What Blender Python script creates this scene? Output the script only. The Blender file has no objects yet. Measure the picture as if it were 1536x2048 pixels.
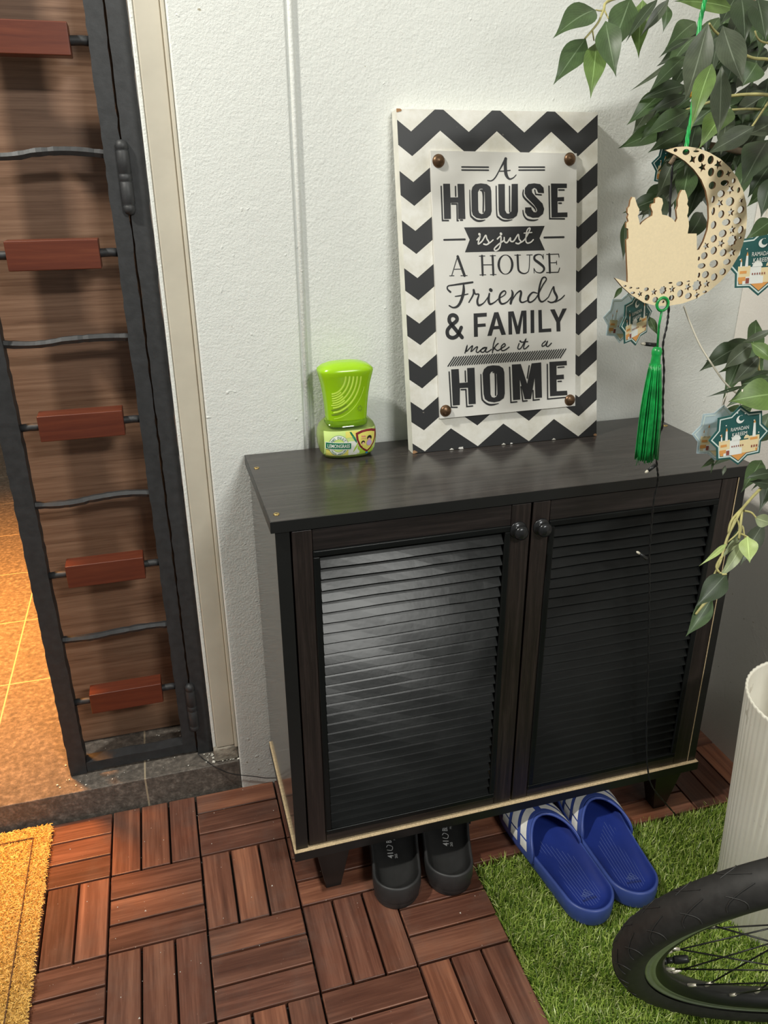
import bpy, bmesh, math, random
import numpy as np
from mathutils import Vector, Matrix, noise
from mathutils.geometry import tessellate_polygon
random.seed(7)
RNG = np.random.default_rng(11)
SC = bpy.context.scene
COL = SC.collection

# ------------------------------------------------------------------ camera
cam_data = bpy.data.cameras.new('camera')
cam = bpy.data.objects.new('camera', cam_data)
COL.objects.link(cam)
cam.matrix_world = Matrix(((0.9603, 0.1146, -0.2543, 0.0307), (-0.2789, 0.3836, -0.8804, -1.2037),
                           (-0.0033, 0.9163, 0.4004, 1.0932), (0, 0, 0, 1)))
cam_data.sensor_fit = 'HORIZONTAL'; cam_data.sensor_width = 36.0
cam_data.lens = 1556.09 / 1536 * 36.0
cam_data.clip_start = 0.02
SC.camera = cam

# ------------------------------------------------------------------ view, world, lights
SC.view_settings.view_transform = 'Standard'
SC.view_settings.look = 'None'
SC.view_settings.gamma = 1.0
SC.view_settings.use_curve_mapping = False
SC.view_settings.exposure = 0.0
W = bpy.data.worlds.new('world'); SC.world = W; W.use_nodes = True
W.node_tree.nodes['Background'].inputs[0].default_value = (0.92, 0.93, 0.88, 1)
W.node_tree.nodes['Background'].inputs[1].default_value = 0.22

def area(name, loc, target, sx, sy, power, col, spread=math.pi):
    l = bpy.data.lights.new(name, 'AREA'); l.shape = 'RECTANGLE'; l.size = sx; l.size_y = sy
    l.energy = power; l.color = col; l.spread = spread
    o = bpy.data.objects.new(name, l); COL.objects.link(o); o.location = loc
    o.rotation_euler = (Vector(target) - Vector(loc)).to_track_quat('-Z', 'Y').to_euler()
    return o
area('corridor_tube_light', (0.80, -2.4, 2.15), (0.35, -0.2, 0.6), 0.6, 0.14, 33, (1.0, 1.0, 0.95))
area('door_lamp_light', (-0.88, -0.50, 2.30), (0.5, -0.1, 0.9), 0.11, 0.11, 37, (1.0, 0.97, 0.88))
area('indoor_warm_light', (-0.55, 0.55, 2.45), (-0.58, 0.62, 0.0), 0.2, 0.2, 33, (1.0, 0.37, 0.055), math.radians(46))

# ------------------------------------------------------------------ material helpers
def mat(name):
    m = bpy.data.materials.new(name); m.use_nodes = True
    return m, m.node_tree, m.node_tree.nodes['Principled BSDF']
def nd(t, ty, **kw):
    n = t.nodes.new(ty)
    for k, v in kw.items(): setattr(n, k, v)
    return n
def lk(t, a, b): t.links.new(a, b)
def coords(t, scale=(1, 1, 1), kind='Object', rot=(0, 0, 0)):
    tc = nd(t, 'ShaderNodeTexCoord'); mp = nd(t, 'ShaderNodeMapping')
    mp.inputs['Scale'].default_value = scale; mp.inputs['Rotation'].default_value = rot
    lk(t, tc.outputs[kind], mp.inputs['Vector']); return mp.outputs['Vector']
def noise_n(t, vec, scale, detail=4, rough=0.55, dist=0.0):
    n = nd(t, 'ShaderNodeTexNoise'); n.inputs['Scale'].default_value = scale
    n.inputs['Detail'].default_value = detail; n.inputs['Roughness'].default_value = rough
    n.inputs['Distortion'].default_value = dist
    if vec is not None: lk(t, vec, n.inputs['Vector'])
    return n.outputs['Fac']
def ramp(t, fac, stops):
    r = nd(t, 'ShaderNodeValToRGB'); e = r.color_ramp.elements
    while len(e) < len(stops): e.new(0.5)
    for i, (p, c) in enumerate(stops):
        e[i].position = p; e[i].color = (*c, 1) if len(c) == 3 else c
    lk(t, fac, r.inputs['Fac']); return r.outputs['Color']
def bump(t, h, strength, dist, bsdf):
    b = nd(t, 'ShaderNodeBump'); b.inputs['Strength'].default_value = strength
    b.inputs['Distance'].default_value = dist; lk(t, h, b.inputs['Height'])
    lk(t, b.outputs['Normal'], bsdf.inputs['Normal']); return b
def mix(t, fac, a, b, mode='MIX'):
    m = nd(t, 'ShaderNodeMix', data_type='RGBA', blend_type=mode)
    if isinstance(fac, float): m.inputs[0].default_value = fac
    else: lk(t, fac, m.inputs[0])
    for i, s in ((6, a), (7, b)):
        if isinstance(s, tuple): m.inputs[i].default_value = (*s, 1)
        else: lk(t, s, m.inputs[i])
    return m.outputs[2]
def math_n(t, op, a, b=None, c=None):
    m = nd(t, 'ShaderNodeMath', operation=op)
    for i, s in enumerate((a, b, c)):
        if s is None: continue
        if isinstance(s, (int, float)): m.inputs[i].default_value = s
        else: lk(t, s, m.inputs[i])
    return m.outputs[0]
def sep(t, vec):
    s = nd(t, 'ShaderNodeSeparateXYZ'); lk(t, vec, s.inputs[0]); return s.outputs
def plain(name, col, rough=0.5, metal=0.0, nscale=40, var=0.12, bumps=0.0, bdist=0.001, spec=0.5, **kw):
    """Principled colour with a little procedural variation and optional bump."""
    m, t, b = mat(name); v = coords(t)
    f = noise_n(t, v, nscale, 5)
    lo = tuple(c * (1 - var) for c in col); hi = tuple(min(1, c * (1 + var)) for c in col)
    lk(t, ramp(t, f, [(0.3, lo), (0.7, hi)]), b.inputs['Base Color'])
    b.inputs['Roughness'].default_value = rough; b.inputs['Metallic'].default_value = metal
    b.inputs['Specular IOR Level'].default_value = spec
    for k, x in kw.items(): b.inputs[k].default_value = x
    if bumps: bump(t, f, bumps, bdist, b)
    return m

def wall_paint(name, col, dado=None):
    m, t, b = mat(name); v = coords(t)
    big = noise_n(t, v, 3, 4)
    c = ramp(t, big, [(0.3, tuple(x * 0.94 for x in col)), (0.7, col)])
    spot = ramp(t, noise_n(t, v, 95, 1), [(0.79, (1, 1, 1)), (0.82, (0.55, 0.5, 0.4))])
    c = mix(t, 1.0, c, spot, 'MULTIPLY')
    if dado:
        z = sep(t, v)[2]
        k = math_n(t, 'LESS_THAN', z, dado[0])
        c = mix(t, k, c, dado[1])
    lk(t, c, b.inputs['Base Color']); b.inputs['Roughness'].default_value = 0.55
    b.inputs['Specular IOR Level'].default_value = 0.35
    h1 = noise_n(t, v, 260, 4, 0.65); h2 = noise_n(t, v, 60, 4, 0.6)
    h3 = ramp(t, noise_n(t, v, 80, 1), [(0.74, (0, 0, 0)), (0.82, (1, 1, 1))])
    h = math_n(t, 'ADD', math_n(t, 'MULTIPLY', h1, 0.55), math_n(t, 'MULTIPLY', h2, 0.5))
    h = math_n(t, 'ADD', h, math_n(t, 'MULTIPLY', h3, 0.5))
    bump(t, h, 0.75, 0.0022, b)
    return m
def wood(name, stops, scale, rough, grain=1.0, axis='x', bumps=0.25, spec=0.5, uv=False, island=False, dist=1.5, st=14):
    """Long streaky grain; axis is the direction the grain runs."""
    m, t, b = mat(name)
    s = {'x': (1, st, st), 'y': (st, 1, st), 'z': (st, st, 1)}[axis]
    v = coords(t, s, 'UV' if uv else 'Object')
    if island:
        g = nd(t, 'ShaderNodeNewGeometry'); oi = nd(t, 'ShaderNodeObjectInfo')
        r = math_n(t, 'FRACT', math_n(t, 'ADD', g.outputs['Random Per Island'], math_n(t, 'MULTIPLY', oi.outputs['Random'], 3.7)))
        off = nd(t, 'ShaderNodeVectorMath', operation='ADD'); lk(t, v, off.inputs[0])
        cx = nd(t, 'ShaderNodeCombineXYZ'); lk(t, math_n(t, 'MULTIPLY', r, 31.0), cx.inputs[0]); lk(t, math_n(t, 'MULTIPLY', r, 57.0), cx.inputs[1])
        lk(t, cx.outputs[0], off.inputs[1]); v = off.outputs[0]
    f = noise_n(t, v, scale, 8, 0.62, dist); f2 = noise_n(t, v, scale * 5.5, 3, 0.6)
    fac = math_n(t, 'ADD', math_n(t, 'MULTIPLY', f, 0.72), math_n(t, 'MULTIPLY', f2, 0.28))
    c = ramp(t, fac, stops)
    if island:
        tint = ramp(t, r, [(0.0, (0.42, 0.42, 0.42)), (0.25, (0.80, 0.80, 0.82)), (0.45, (0.52, 0.50, 0.50)), (0.65, (1.15, 1.18, 1.15)), (0.8, (0.66, 0.68, 0.70)), (0.92, (1.3, 1.25, 1.1)), (1.0, (0.7, 0.75, 0.78))])
        c = mix(t, 1.0, c, tint, 'MULTIPLY')
        vo = coords(t)
        dust = ramp(t, noise_n(t, vo, 260, 2), [(0.74, (0, 0, 0)), (0.78, (1, 1, 1))])
        c = mix(t, dust, c, (0.45, 0.38, 0.32))
        wear = ramp(t, noise_n(t, vo, 9, 5, 0.7), [(0.5, (0, 0, 0)), (0.78, (0.35, 0.35, 0.35))])
        c = mix(t, wear, c, (0.16, 0.12, 0.10))
    lk(t, c, b.inputs['Base Color']); b.inputs['Roughness'].default_value = rough
    b.inputs['Specular IOR Level'].default_value = spec
    if bumps: bump(t, fac, bumps, 0.0009, b)
    return m

M = {}
M['wall'] = wall_paint('white_wall_paint', (0.74, 0.76, 0.73))
M['side'] = wall_paint('side_wall_bounce_tinted_paint', (0.74, 0.70, 0.65))  # wall paint warmed, warm ground bounce light put into the colour
M['jamb'] = plain('aged_cream_paint', (0.54, 0.50, 0.41), 0.45, nscale=12, var=0.07, bumps=0.4, bdist=0.003)
M['mortar'] = plain('chipped_mortar', (0.30, 0.27, 0.22), 0.9, nscale=60, var=0.5, bumps=0.8, bdist=0.004)
M['flake'] = plain('paint_flake', (0.72, 0.69, 0.62), 0.8)
M['iron'] = plain('black_hammered_iron', (0.024, 0.025, 0.027), 0.55, 0.0, nscale=70, var=0.25, bumps=0.16, bdist=0.003)
M['rust'] = plain('rusty_gap', (0.10, 0.05, 0.025), 0.8)
M['door'] = wood('door_veneer', [(0.33, (0.105, 0.054, 0.031)), (0.44, (0.172, 0.094, 0.057)), (0.55, (0.215, 0.123, 0.077)), (0.68, (0.26, 0.156, 0.10))], 4.5, 0.38, axis='x', bumps=0.1, dist=0.15, st=42)
M['block'] = wood('red_stained_wood', [(0.3, (0.070, 0.014, 0.007)), (0.55, (0.118, 0.027, 0.012)), (0.75, (0.165, 0.044, 0.019))], 3, 0.38, axis='x', bumps=0.1)
M['cabtop'] = wood('wenge_top_laminate', [(0.34, (0.018, 0.015, 0.014)), (0.5, (0.034, 0.029, 0.027)), (0.68, (0.056, 0.048, 0.044))], 6, 0.24, axis='x', bumps=0.03, dist=0.2, st=34)
M['cabwood'] = wood('wenge_laminate', [(0.32, (0.0065, 0.005, 0.005)), (0.5, (0.017, 0.0125, 0.012)), (0.7, (0.040, 0.030, 0.028))], 6, 0.36, axis='x', bumps=0.05, dist=0.2, st=32)
M['cabwood_v'] = wood('wenge_laminate_upright', [(0.32, (0.0065, 0.005, 0.005)), (0.5, (0.017, 0.0115, 0.010)), (0.7, (0.042, 0.029, 0.026))], 6, 0.36, axis='z', bumps=0.05, dist=0.2, st=32)
M['cabedge'] = plain('black_edging', (0.008, 0.0085, 0.0085), 0.38, var=0.1)
M['louver'] = plain('black_louvre_plastic', (0.008, 0.009, 0.009), 0.25, nscale=9, var=0.2, bumps=0.06, bdist=0.01, spec=0.15)
M['panel'] = plain('dark_side_panel', (0.060, 0.057, 0.052), 0.13, nscale=120, var=0.1)
M['chip'] = plain('raw_chipboard', (0.56, 0.43, 0.26), 0.9, nscale=500, var=0.3)
M['knob'] = plain('dark_knob_metal', (0.03, 0.031, 0.033), 0.25, 0.6)
M['brass'] = plain('brass_screw', (0.50, 0.36, 0.14), 0.35, 0.9)
M['nail'] = plain('bronze_nail', (0.13, 0.075, 0.04), 0.36, 0.7, nscale=160, var=0.4)
M['slat'] = wood('acacia_slat', [(0.30, (0.080, 0.028, 0.018)), (0.48, (0.165, 0.064, 0.040)), (0.60, (0.265, 0.112, 0.070)), (0.75, (0.38, 0.175, 0.105))], 2.4, 0.36, axis='x', uv=True, island=True, bumps=0.22, dist=0.7, st=20)
M['slatbase'] = plain('black_tile_grid', (0.008, 0.008, 0.008), 0.6)
M['concrete'] = plain('concrete', (0.10, 0.095, 0.085), 0.9, nscale=30, var=0.3, bumps=0.4)
M['tread'] = plain('tyre_rubber', (0.022, 0.021, 0.020), 0.62, nscale=90, var=0.3, bumps=0.25, bdist=0.001)
M['rimsilver'] = plain('rim_brake_surface', (0.42, 0.46, 0.40), 0.35, 0.7)
M['rimblack'] = plain('rim_black', (0.015, 0.016, 0.016), 0.35, 0.2)
M['spoke'] = plain('spoke_steel', (0.03, 0.03, 0.03), 0.3, 0.7)
M['nipple'] = plain('nipple_nickel', (0.75, 0.70, 0.58), 0.35, 0.6)
M['slide'] = plain('blue_rubber', (0.045, 0.078, 0.30), 0.42, nscale=30, var=0.14)
M['slidein'] = plain('blue_footbed', (0.012, 0.030, 0.21), 0.5, nscale=20, var=0.14)
M['slidelogo'] = plain('worn_logo_blue', (0.13, 0.18, 0.42), 0.5)
M['slidedark'] = plain('logo_letter_dark', (0.02, 0.03, 0.12), 0.5)
M['white'] = plain('white_print', (0.74, 0.73, 0.70), 0.5)
M['clog'] = plain('black_eva', (0.030, 0.030, 0.031), 0.5, nscale=25, var=0.25)
M['clogbed'] = plain('black_footbed', (0.010, 0.010, 0.010), 0.7, nscale=25, var=0.5)
M['print'] = plain('grey_stamp_print', (0.42, 0.42, 0.42), 0.6)
M['pot'] = None
M['moon'] = plain('pale_plywood', (0.93, 0.77, 0.50), 0.55, nscale=400, var=0.04)
M['moonedge'] = plain('laser_cut_edge', (0.20, 0.10, 0.035), 0.7)
M['tassel'] = plain('green_silk', (0.008, 0.30, 0.060), 0.32, nscale=90, var=0.45)
M['gold'] = plain('gold_bead', (0.70, 0.40, 0.06), 0.25, 0.9)
M['silver'] = plain('silver_bead', (0.8, 0.8, 0.8), 0.2, 0.9)
M['wire'] = plain('black_cable', (0.010, 0.011, 0.012), 0.4)
M['clear'] = plain('clear_wire', (0.62, 0.58, 0.48), 0.25)
M['bark'] = plain('grey_brown_bark', (0.20, 0.15, 0.10), 0.8, nscale=60, var=0.4, bumps=0.6)
M['twig'] = plain('olive_twig', (0.36, 0.33, 0.13), 0.6, nscale=60, var=0.25)
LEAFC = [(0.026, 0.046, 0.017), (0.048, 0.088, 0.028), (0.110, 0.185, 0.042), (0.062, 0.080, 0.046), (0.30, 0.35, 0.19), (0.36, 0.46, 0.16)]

def leaf_mat(i, col):
    m, t, b = mat('leaf_green_%s' % 'abcdef'[i])
    tc = nd(t, 'ShaderNodeTexCoord'); u, v_, _ = sep(t, tc.outputs['UV'])
    d = math_n(t, 'ABSOLUTE', math_n(t, 'SUBTRACT', u, 0.5))
    mid = math_n(t, 'LESS_THAN', d, 0.022)
    f = noise_n(t, coords(t), 55, 4)
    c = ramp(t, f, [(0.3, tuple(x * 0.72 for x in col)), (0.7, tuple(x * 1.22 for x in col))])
    ve = math_n(t, 'SINE', math_n(t, 'ADD', math_n(t, 'MULTIPLY', v_, 70), math_n(t, 'MULTIPLY', d, -60)))
    vk = math_n(t, 'MULTIPLY', math_n(t, 'GREATER_THAN', ve, 0.93), 0.25)
    c = mix(t, vk, c, tuple(min(1, x * 1.6 + 0.03) for x in col))
    c = mix(t, mid, c, tuple(min(1, x * 1.7 + 0.06) for x in col))
    lk(t, c, b.inputs['Base Color']); b.inputs['Roughness'].default_value = 0.45
    b.inputs['Transmission Weight'].default_value = 0.0
    # a thin leaf lets some light through
    tr = nd(t, 'ShaderNodeBsdfTranslucent'); lk(t, c, tr.inputs['Color'])
    ms = nd(t, 'ShaderNodeMixShader'); ms.inputs[0].default_value = 0.22
    out = t.nodes['Material Output']
    lk(t, b.outputs[0], ms.inputs[1]); lk(t, tr.outputs[0], ms.inputs[2]); lk(t, ms.outputs[0], out.inputs['Surface'])
    return m
LEAFM = [leaf_mat(i, c) for i, c in enumerate(LEAFC)]

def pot_mat():
    m, t, b = mat('ivory_ribbed_plastic'); v = coords(t)
    f = noise_n(t, v, 9, 5); c = ramp(t, f, [(0.3, (0.78, 0.75, 0.64)), (0.7, (0.88, 0.85, 0.75))])
    s = ramp(t, noise_n(t, v, 22, 3, 0.7), [(0.66, (1, 1, 1)), (0.72, (0.45, 0.42, 0.36))])
    c = mix(t, 0.6, c, mix(t, 1.0, c, s, 'MULTIPLY'))
    lk(t, c, b.inputs['Base Color']); b.inputs['Roughness'].default_value = 0.45
    return m
M['pot'] = pot_mat()

def stone_mat():
    """Rough slate-look tile with pale grout; the joints run every 28 cm."""
    m, t, b = mat('slate_tile'); v = coords(t); x, y, z = sep(t, v)
    f = noise_n(t, v, 95, 9, 0.75, 0.0); g = noise_n(t, v, 5, 3)
    c = ramp(t, f, [(0.30, (0.048, 0.042, 0.036)), (0.52, (0.13, 0.112, 0.095)), (0.72, (0.30, 0.26, 0.22))])
    def joint(co, off, per, w):
        fr = math_n(t, 'FRACT', math_n(t, 'DIVIDE', math_n(t, 'SUBTRACT', co, off - w / 2), per))
        return math_n(t, 'LESS_THAN', fr, w / per)
    jx = joint(x, -0.085, 0.285, 0.0032); jy = joint(y, 0.3915, 0.2785, 0.0032)
    j = math_n(t, 'MAXIMUM', jx, math_n(t, 'MULTIPLY', jy, math_n(t, 'GREATER_THAN', y, 0.2)))
    c = mix(t, j, c, (0.40, 0.33, 0.23))
    lk(t, c, b.inputs['Base Color']); b.inputs['Roughness'].default_value = 0.42
    h = math_n(t, 'ADD', f, math_n(t, 'MULTIPLY', g, 0.6)); bump(t, h, 0.8, 0.003, b)
    return m
M['stone'] = stone_mat()

def chevron_mat():
    """Black zigzag bands printed on the white board (local x across, local z up, metres)."""
    m, t, b = mat('chevron_board'); tc = nd(t, 'ShaderNodeTexCoord'); x, z, _ = sep(t, tc.outputs['UV'])
    fr = math_n(t, 'FRACT', math_n(t, 'ADD', math_n(t, 'DIVIDE', math_n(t, 'SUBTRACT', x, 0.0202), 0.0914), 4.0))
    tri = math_n(t, 'SUBTRACT', 1.0, math_n(t, 'MULTIPLY', math_n(t, 'ABSOLUTE', math_n(t, 'SUBTRACT', fr, 0.5)), 2.0))
    low = math_n(t, 'ADD', 0.4375, math_n(t, 'MULTIPLY', tri, 0.0337))
    k = math_n(t, 'FRACT', math_n(t, 'ADD', math_n(t, 'DIVIDE', math_n(t, 'SUBTRACT', z, low), 0.0669), 20.0))
    blk = math_n(t, 'LESS_THAN', k, 0.485)
    f = noise_n(t, coords(t), 26, 6, 0.7)
    w = ramp(t, f, [(0.35, (0.66, 0.64, 0.56)), (0.62, (0.78, 0.77, 0.72))])
    c = mix(t, blk, w, (0.020, 0.021, 0.023))
    sp = ramp(t, noise_n(t, coords(t), 130, 2), [(0.76, (0, 0, 0)), (0.80, (0.5, 0.5, 0.5))])
    c = mix(t, sp, c, (0.40, 0.36, 0.30))
    lk(t, c, b.inputs['Base Color']); b.inputs['Roughness'].default_value = 0.5
    return m
M['chev'] = chevron_mat()
M['boardside'] = plain('board_side_white', (0.70, 0.69, 0.62), 0.6, nscale=30)
M['boardchip'] = plain('chipped_mdf', (0.36, 0.20, 0.10), 0.9)
M['plaque'] = plain('plaque_white', (0.72, 0.71, 0.67), 0.42, nscale=14, var=0.05)
M['ink'] = plain('black_ink', (0.020, 0.021, 0.024), 0.45, var=0.08)
M['inkwhite'] = plain('white_ink', (0.74, 0.73, 0.69), 0.5, var=0.03)

def grass_mat():
    m, t, b = mat('turf_blade'); a = nd(t, 'ShaderNodeAttribute', attribute_name='tint')
    c = ramp(t, a.outputs['Fac'], [(0.0, (0.05, 0.12, 0.014)), (0.25, (0.17, 0.29, 0.035)), (0.55, (0.36, 0.50, 0.08)), (0.85, (0.52, 0.64, 0.16)), (1.0, (0.75, 0.78, 0.42))])
    lk(t, c, b.inputs['Base Color']); b.inputs['Roughness'].default_value = 0.32
    return m
M['grass'] = grass_mat()
M['turfback'] = plain('turf_backing', (0.02, 0.045, 0.012), 0.9)
def coir_mat():
    m, t, b = mat('coir_fibre'); a = nd(t, 'ShaderNodeAttribute', attribute_name='tint')
    c = ramp(t, a.outputs['Fac'], [(0.0, (0.30, 0.15, 0.028)), (0.5, (0.66, 0.38, 0.075)), (1.0, (0.90, 0.60, 0.17))])
    lk(t, c, b.inputs['Base Color']); b.inputs['Roughness'].default_value = 0.6
    return m
M['coir'] = coir_mat()
M['coirbase'] = plain('coir_base', (0.34, 0.18, 0.04), 0.9, nscale=300, var=0.5, bumps=0.8, bdist=0.003)
M['coirline'] = plain('dark_border_line', (0.10, 0.05, 0.02), 0.9)
M['capgreen'] = plain('lime_plastic', (0.36, 0.66, 0.008), 0.22, nscale=10, var=0.05, **{'Transmission Weight': 0.18})
M['capfin'] = plain('lime_fin', (0.62, 0.86, 0.10), 0.25)
M['capslot'] = plain('painted_slot_shade', (0.16, 0.25, 0.02), 0.5)  # shade of the cap slots put into this colour; also draws the ray mark
def glassy(name, col, rough=0.05, tw=1.0, alpha=1.0):
    m, t, b = mat(name); f = noise_n(t, coords(t), 12, 2)
    lk(t, ramp(t, f, [(0.3, tuple(c * 0.97 for c in col)), (0.7, col)]), b.inputs['Base Color'])
    b.inputs['Roughness'].default_value = rough; b.inputs['Transmission Weight'].default_value = tw
    b.inputs['IOR'].default_value = 1.35; b.inputs['Alpha'].default_value = alpha
    return m
M['bottle'] = glassy('clear_bottle_plastic', (0.93, 0.98, 0.86))
M['liquid'] = plain('pale_green_gel', (0.62, 0.76, 0.22), 0.3, nscale=8, var=0.15, **{'Transmission Weight': 0.3})
M['acrylic'] = glassy('blue_clear_acrylic', (0.62, 0.80, 0.88), 0.1, 0.35, 0.62)
def col(name, c, rough=0.5): 
    if name not in M: M[name] = plain(name, c, rough, var=0.04)
    return M[name]
for n_, c_ in dict(card_teal=(0.012, 0.090, 0.085), card_line=(0.62, 0.72, 0.68), card_white=(0.80, 0.82, 0.78), card_cream=(0.80, 0.66, 0.38), card_orange=(0.72, 0.33, 0.09), card_brown=(0.28, 0.07, 0.05), card_blue=(0.30, 0.45, 0.52),
                   label_white=(0.82, 0.84, 0.76), label_green=(0.0, 0.17, 0.075), label_lime=(0.40, 0.62, 0.05), label_yellow=(0.80, 0.74, 0.16), label_pale=(0.62, 0.80, 0.26), label_red=(0.22, 0.012, 0.018), label_blue=(0.02, 0.25, 0.55), label_skin=(0.80, 0.50, 0.32), label_hair=(0.02, 0.01, 0.01), label_pink=(0.70, 0.10, 0.22), label_lilac=(0.60, 0.42, 0.68)).items():
    col(n_, c_)

# ------------------------------------------------------------------ mesh helpers
class MB:
    def __init__(s): s.v = []; s.f = []; s.m = []; s.uv = []; s.mats = []; s.smooth = []
    def mi(s, m):
        if m not in s.mats: s.mats.append(m)
        return s.mats.index(m)
    def face(s, idx, m, uv=None, smooth=False):
        s.f.append(tuple(idx)); s.m.append(s.mi(m)); s.uv.append(uv); s.smooth.append(smooth)
    def box(s, x0, x1, y0, y1, z0, z1, m, uvdir=None):
        b = len(s.v)
        s.v += [(x, y, z) for z in (z0, z1) for y in (y0, y1) for x in (x0, x1)]
        for q in ((0, 2, 3, 1), (4, 5, 7, 6), (0, 1, 5, 4), (2, 6, 7, 3), (0, 4, 6, 2), (1, 3, 7, 5)):
            uv = None
            if uvdir:
                if uvdir == 'x': uv = [(s.v[b + i][0], s.v[b + i][1]) for i in q]
                else: uv = [(s.v[b + i][1], s.v[b + i][0]) for i in q]
            s.face([b + i for i in q], m, uv)
    def tube(s, pts, r, m, n=8, cap=True, smooth=True):
        pts = [Vector(p) for p in pts]; rs = r if isinstance(r, (list, tuple)) else [r] * len(pts)
        b = len(s.v); up = Vector((0, 0, 1))
        t0 = (pts[1] - pts[0]).normalized()
        if abs(t0.dot(up)) > 0.9: up = Vector((1, 0, 0))
        a = t0.cross(up).normalized()
        for i, p in enumerate(pts):
            t = (pts[min(i + 1, len(pts) - 1)] - pts[max(i - 1, 0)])
            t = t.normalized() if t.length > 1e-9 else t0
            a = (a - t * a.dot(t)); a = a.normalized() if a.length > 1e-6 else t.orthogonal().normalized()
            c = t.cross(a)
            for k in range(n):
                th = 2 * math.pi * k / n
                s.v.append(tuple(p + (a * math.cos(th) + c * math.sin(th)) * rs[i]))
        for i in range(len(pts) - 1):
            for k in range(n):
                k2 = (k + 1) % n
                s.face([b + i * n + k, b + i * n + k2, b + (i + 1) * n + k2, b + (i + 1) * n + k], m, None, smooth)
        if cap:
            s.face([b + k for k in range(n)][::-1], m); e = b + (len(pts) - 1) * n
            s.face([e + k for k in range(n)], m)
    def lathe(s, prof, m, c=(0, 0, 0), n=32, axis='z', sx=1.0, sy=1.0, smooth=True, closed=False):
        b = len(s.v); ms = m if isinstance(m, list) else [m] * (len(prof) - 1)
        for r, h in prof:
            for k in range(n):
                th = 2 * math.pi * k / n; x, y = r * math.cos(th) * sx, r * math.sin(th) * sy
                s.v.append({'z': (c[0] + x, c[1] + y, c[2] + h), 'y': (c[0] + x, c[1] + h, c[2] + y)}[axis])
        for i in range(len(prof) - 1):
            for k in range(n):
                k2 = (k + 1) % n
                s.face([b + i * n + k, b + i * n + k2, b + (i + 1) * n + k2, b + (i + 1) * n + k], ms[i], None, smooth)
    def poly(s, loops, fn, m, uv=False):
        """Fill outline plus holes; fn maps 2-D to 3-D."""
        vs = [[Vector((a, c, 0)) for a, c in l] for l in loops]
        tr = tessellate_polygon(vs); flat = [p for l in loops for p in l]; b = len(s.v)
        s.v += [tuple(fn(*p)) for p in flat]
        for t in tr:
            p = [flat[i] for i in t]
            ar = (p[1][0] - p[0][0]) * (p[2][1] - p[0][1]) - (p[2][0] - p[0][0]) * (p[1][1] - p[0][1])
            t = t if ar > 0 else t[::-1]
            s.face([b + i for i in t], m, [flat[i] for i in t] if uv else None)
    def polyc(s, loops, fn, m, step=0.003):
        bm = bmesh.new(); flat = [p for l in loops for p in l]
        vs = [bm.verts.new((a, c, 0)) for a, c in flat]
        for t in tessellate_polygon([[Vector((a, c, 0)) for a, c in l] for l in loops]):
            try: bm.faces.new([vs[i] for i in t])
            except ValueError: pass
        lo = min(p[0] for p in flat); hi = max(p[0] for p in flat); x = lo + step
        while x < hi:
            bmesh.ops.bisect_plane(bm, geom=bm.verts[:] + bm.edges[:] + bm.faces[:], plane_co=(x, 0, 0), plane_no=(1, 0, 0)); x += step
        bm.verts.index_update(); b = len(s.v); s.v += [tuple(fn(v.co.x, v.co.y)) for v in bm.verts]
        for f in bm.faces: s.face([b + v.index for v in f.verts], m, None, True)
        bm.free()
    def wallloop(s, loop, fa, fb, m):
        b = len(s.v); n = len(loop)
        s.v += [tuple(fa(*p)) for p in loop] + [tuple(fb(*p)) for p in loop]
        for i in range(n):
            j = (i + 1) % n; s.face([b + i, b + n + i, b + n + j, b + j], m)
    def build(s, name, parent=None, bevel=0.0, seg=2, **tags):
        me = bpy.data.meshes.new(name); me.from_pydata(s.v, [], s.f)
        for m in s.mats: me.materials.append(m)
        me.polygons.foreach_set('material_index', s.m)
        me.polygons.foreach_set('use_smooth', s.smooth)
        if any(u is not None for u in s.uv):
            ul = me.uv_layers.new(name='uv'); k = 0
            for p, u in zip(s.f, s.uv):
                for i in range(len(p)):
                    if u is not None: ul.data[k + i].uv = u[i]
                k += len(p)
        me.update()
        o = bpy.data.objects.new(name, me); COL.objects.link(o)
        if parent: o.parent = parent
        if bevel:
            bv = o.modifiers.new('bevel', 'BEVEL'); bv.width = bevel; bv.segments = seg; bv.limit_method = 'ANGLE'; bv.angle_limit = math.radians(40)
            me.polygons.foreach_set('use_smooth', [True] * len(s.f))
            bv.harden_normals = True
        for k, x in tags.items(): o[k] = x
        return o
def thing(name, label, cat, loc=(0, 0, 0), rz=0.0, group=None):
    o = bpy.data.objects.new(name, None); o.empty_display_size = 0.05; COL.objects.link(o)
    o.location = loc; o.rotation_euler = (0, 0, rz); o['label'] = label; o['category'] = cat
    if group: o['group'] = group
    return o
def tag(o, label, cat, group=None):
    o['label'] = label; o['category'] = cat
    if group: o['group'] = group
    return o
def catmull(pts, n=6):
    P = [Vector(p) for p in pts]; out = []
    for i in range(len(P) - 1):
        a, b, c, d = P[max(i - 1, 0)], P[i], P[i + 1], P[min(i + 2, len(P) - 1)]
        for k in range(n):
            t = k / n
            out.append(0.5 * ((2 * b) + (c - a) * t + (2 * a - 5 * b + 4 * c - d) * t * t + (3 * b - a - 3 * c + d) * t ** 3))
    out.append(P[-1]); return out
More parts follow.
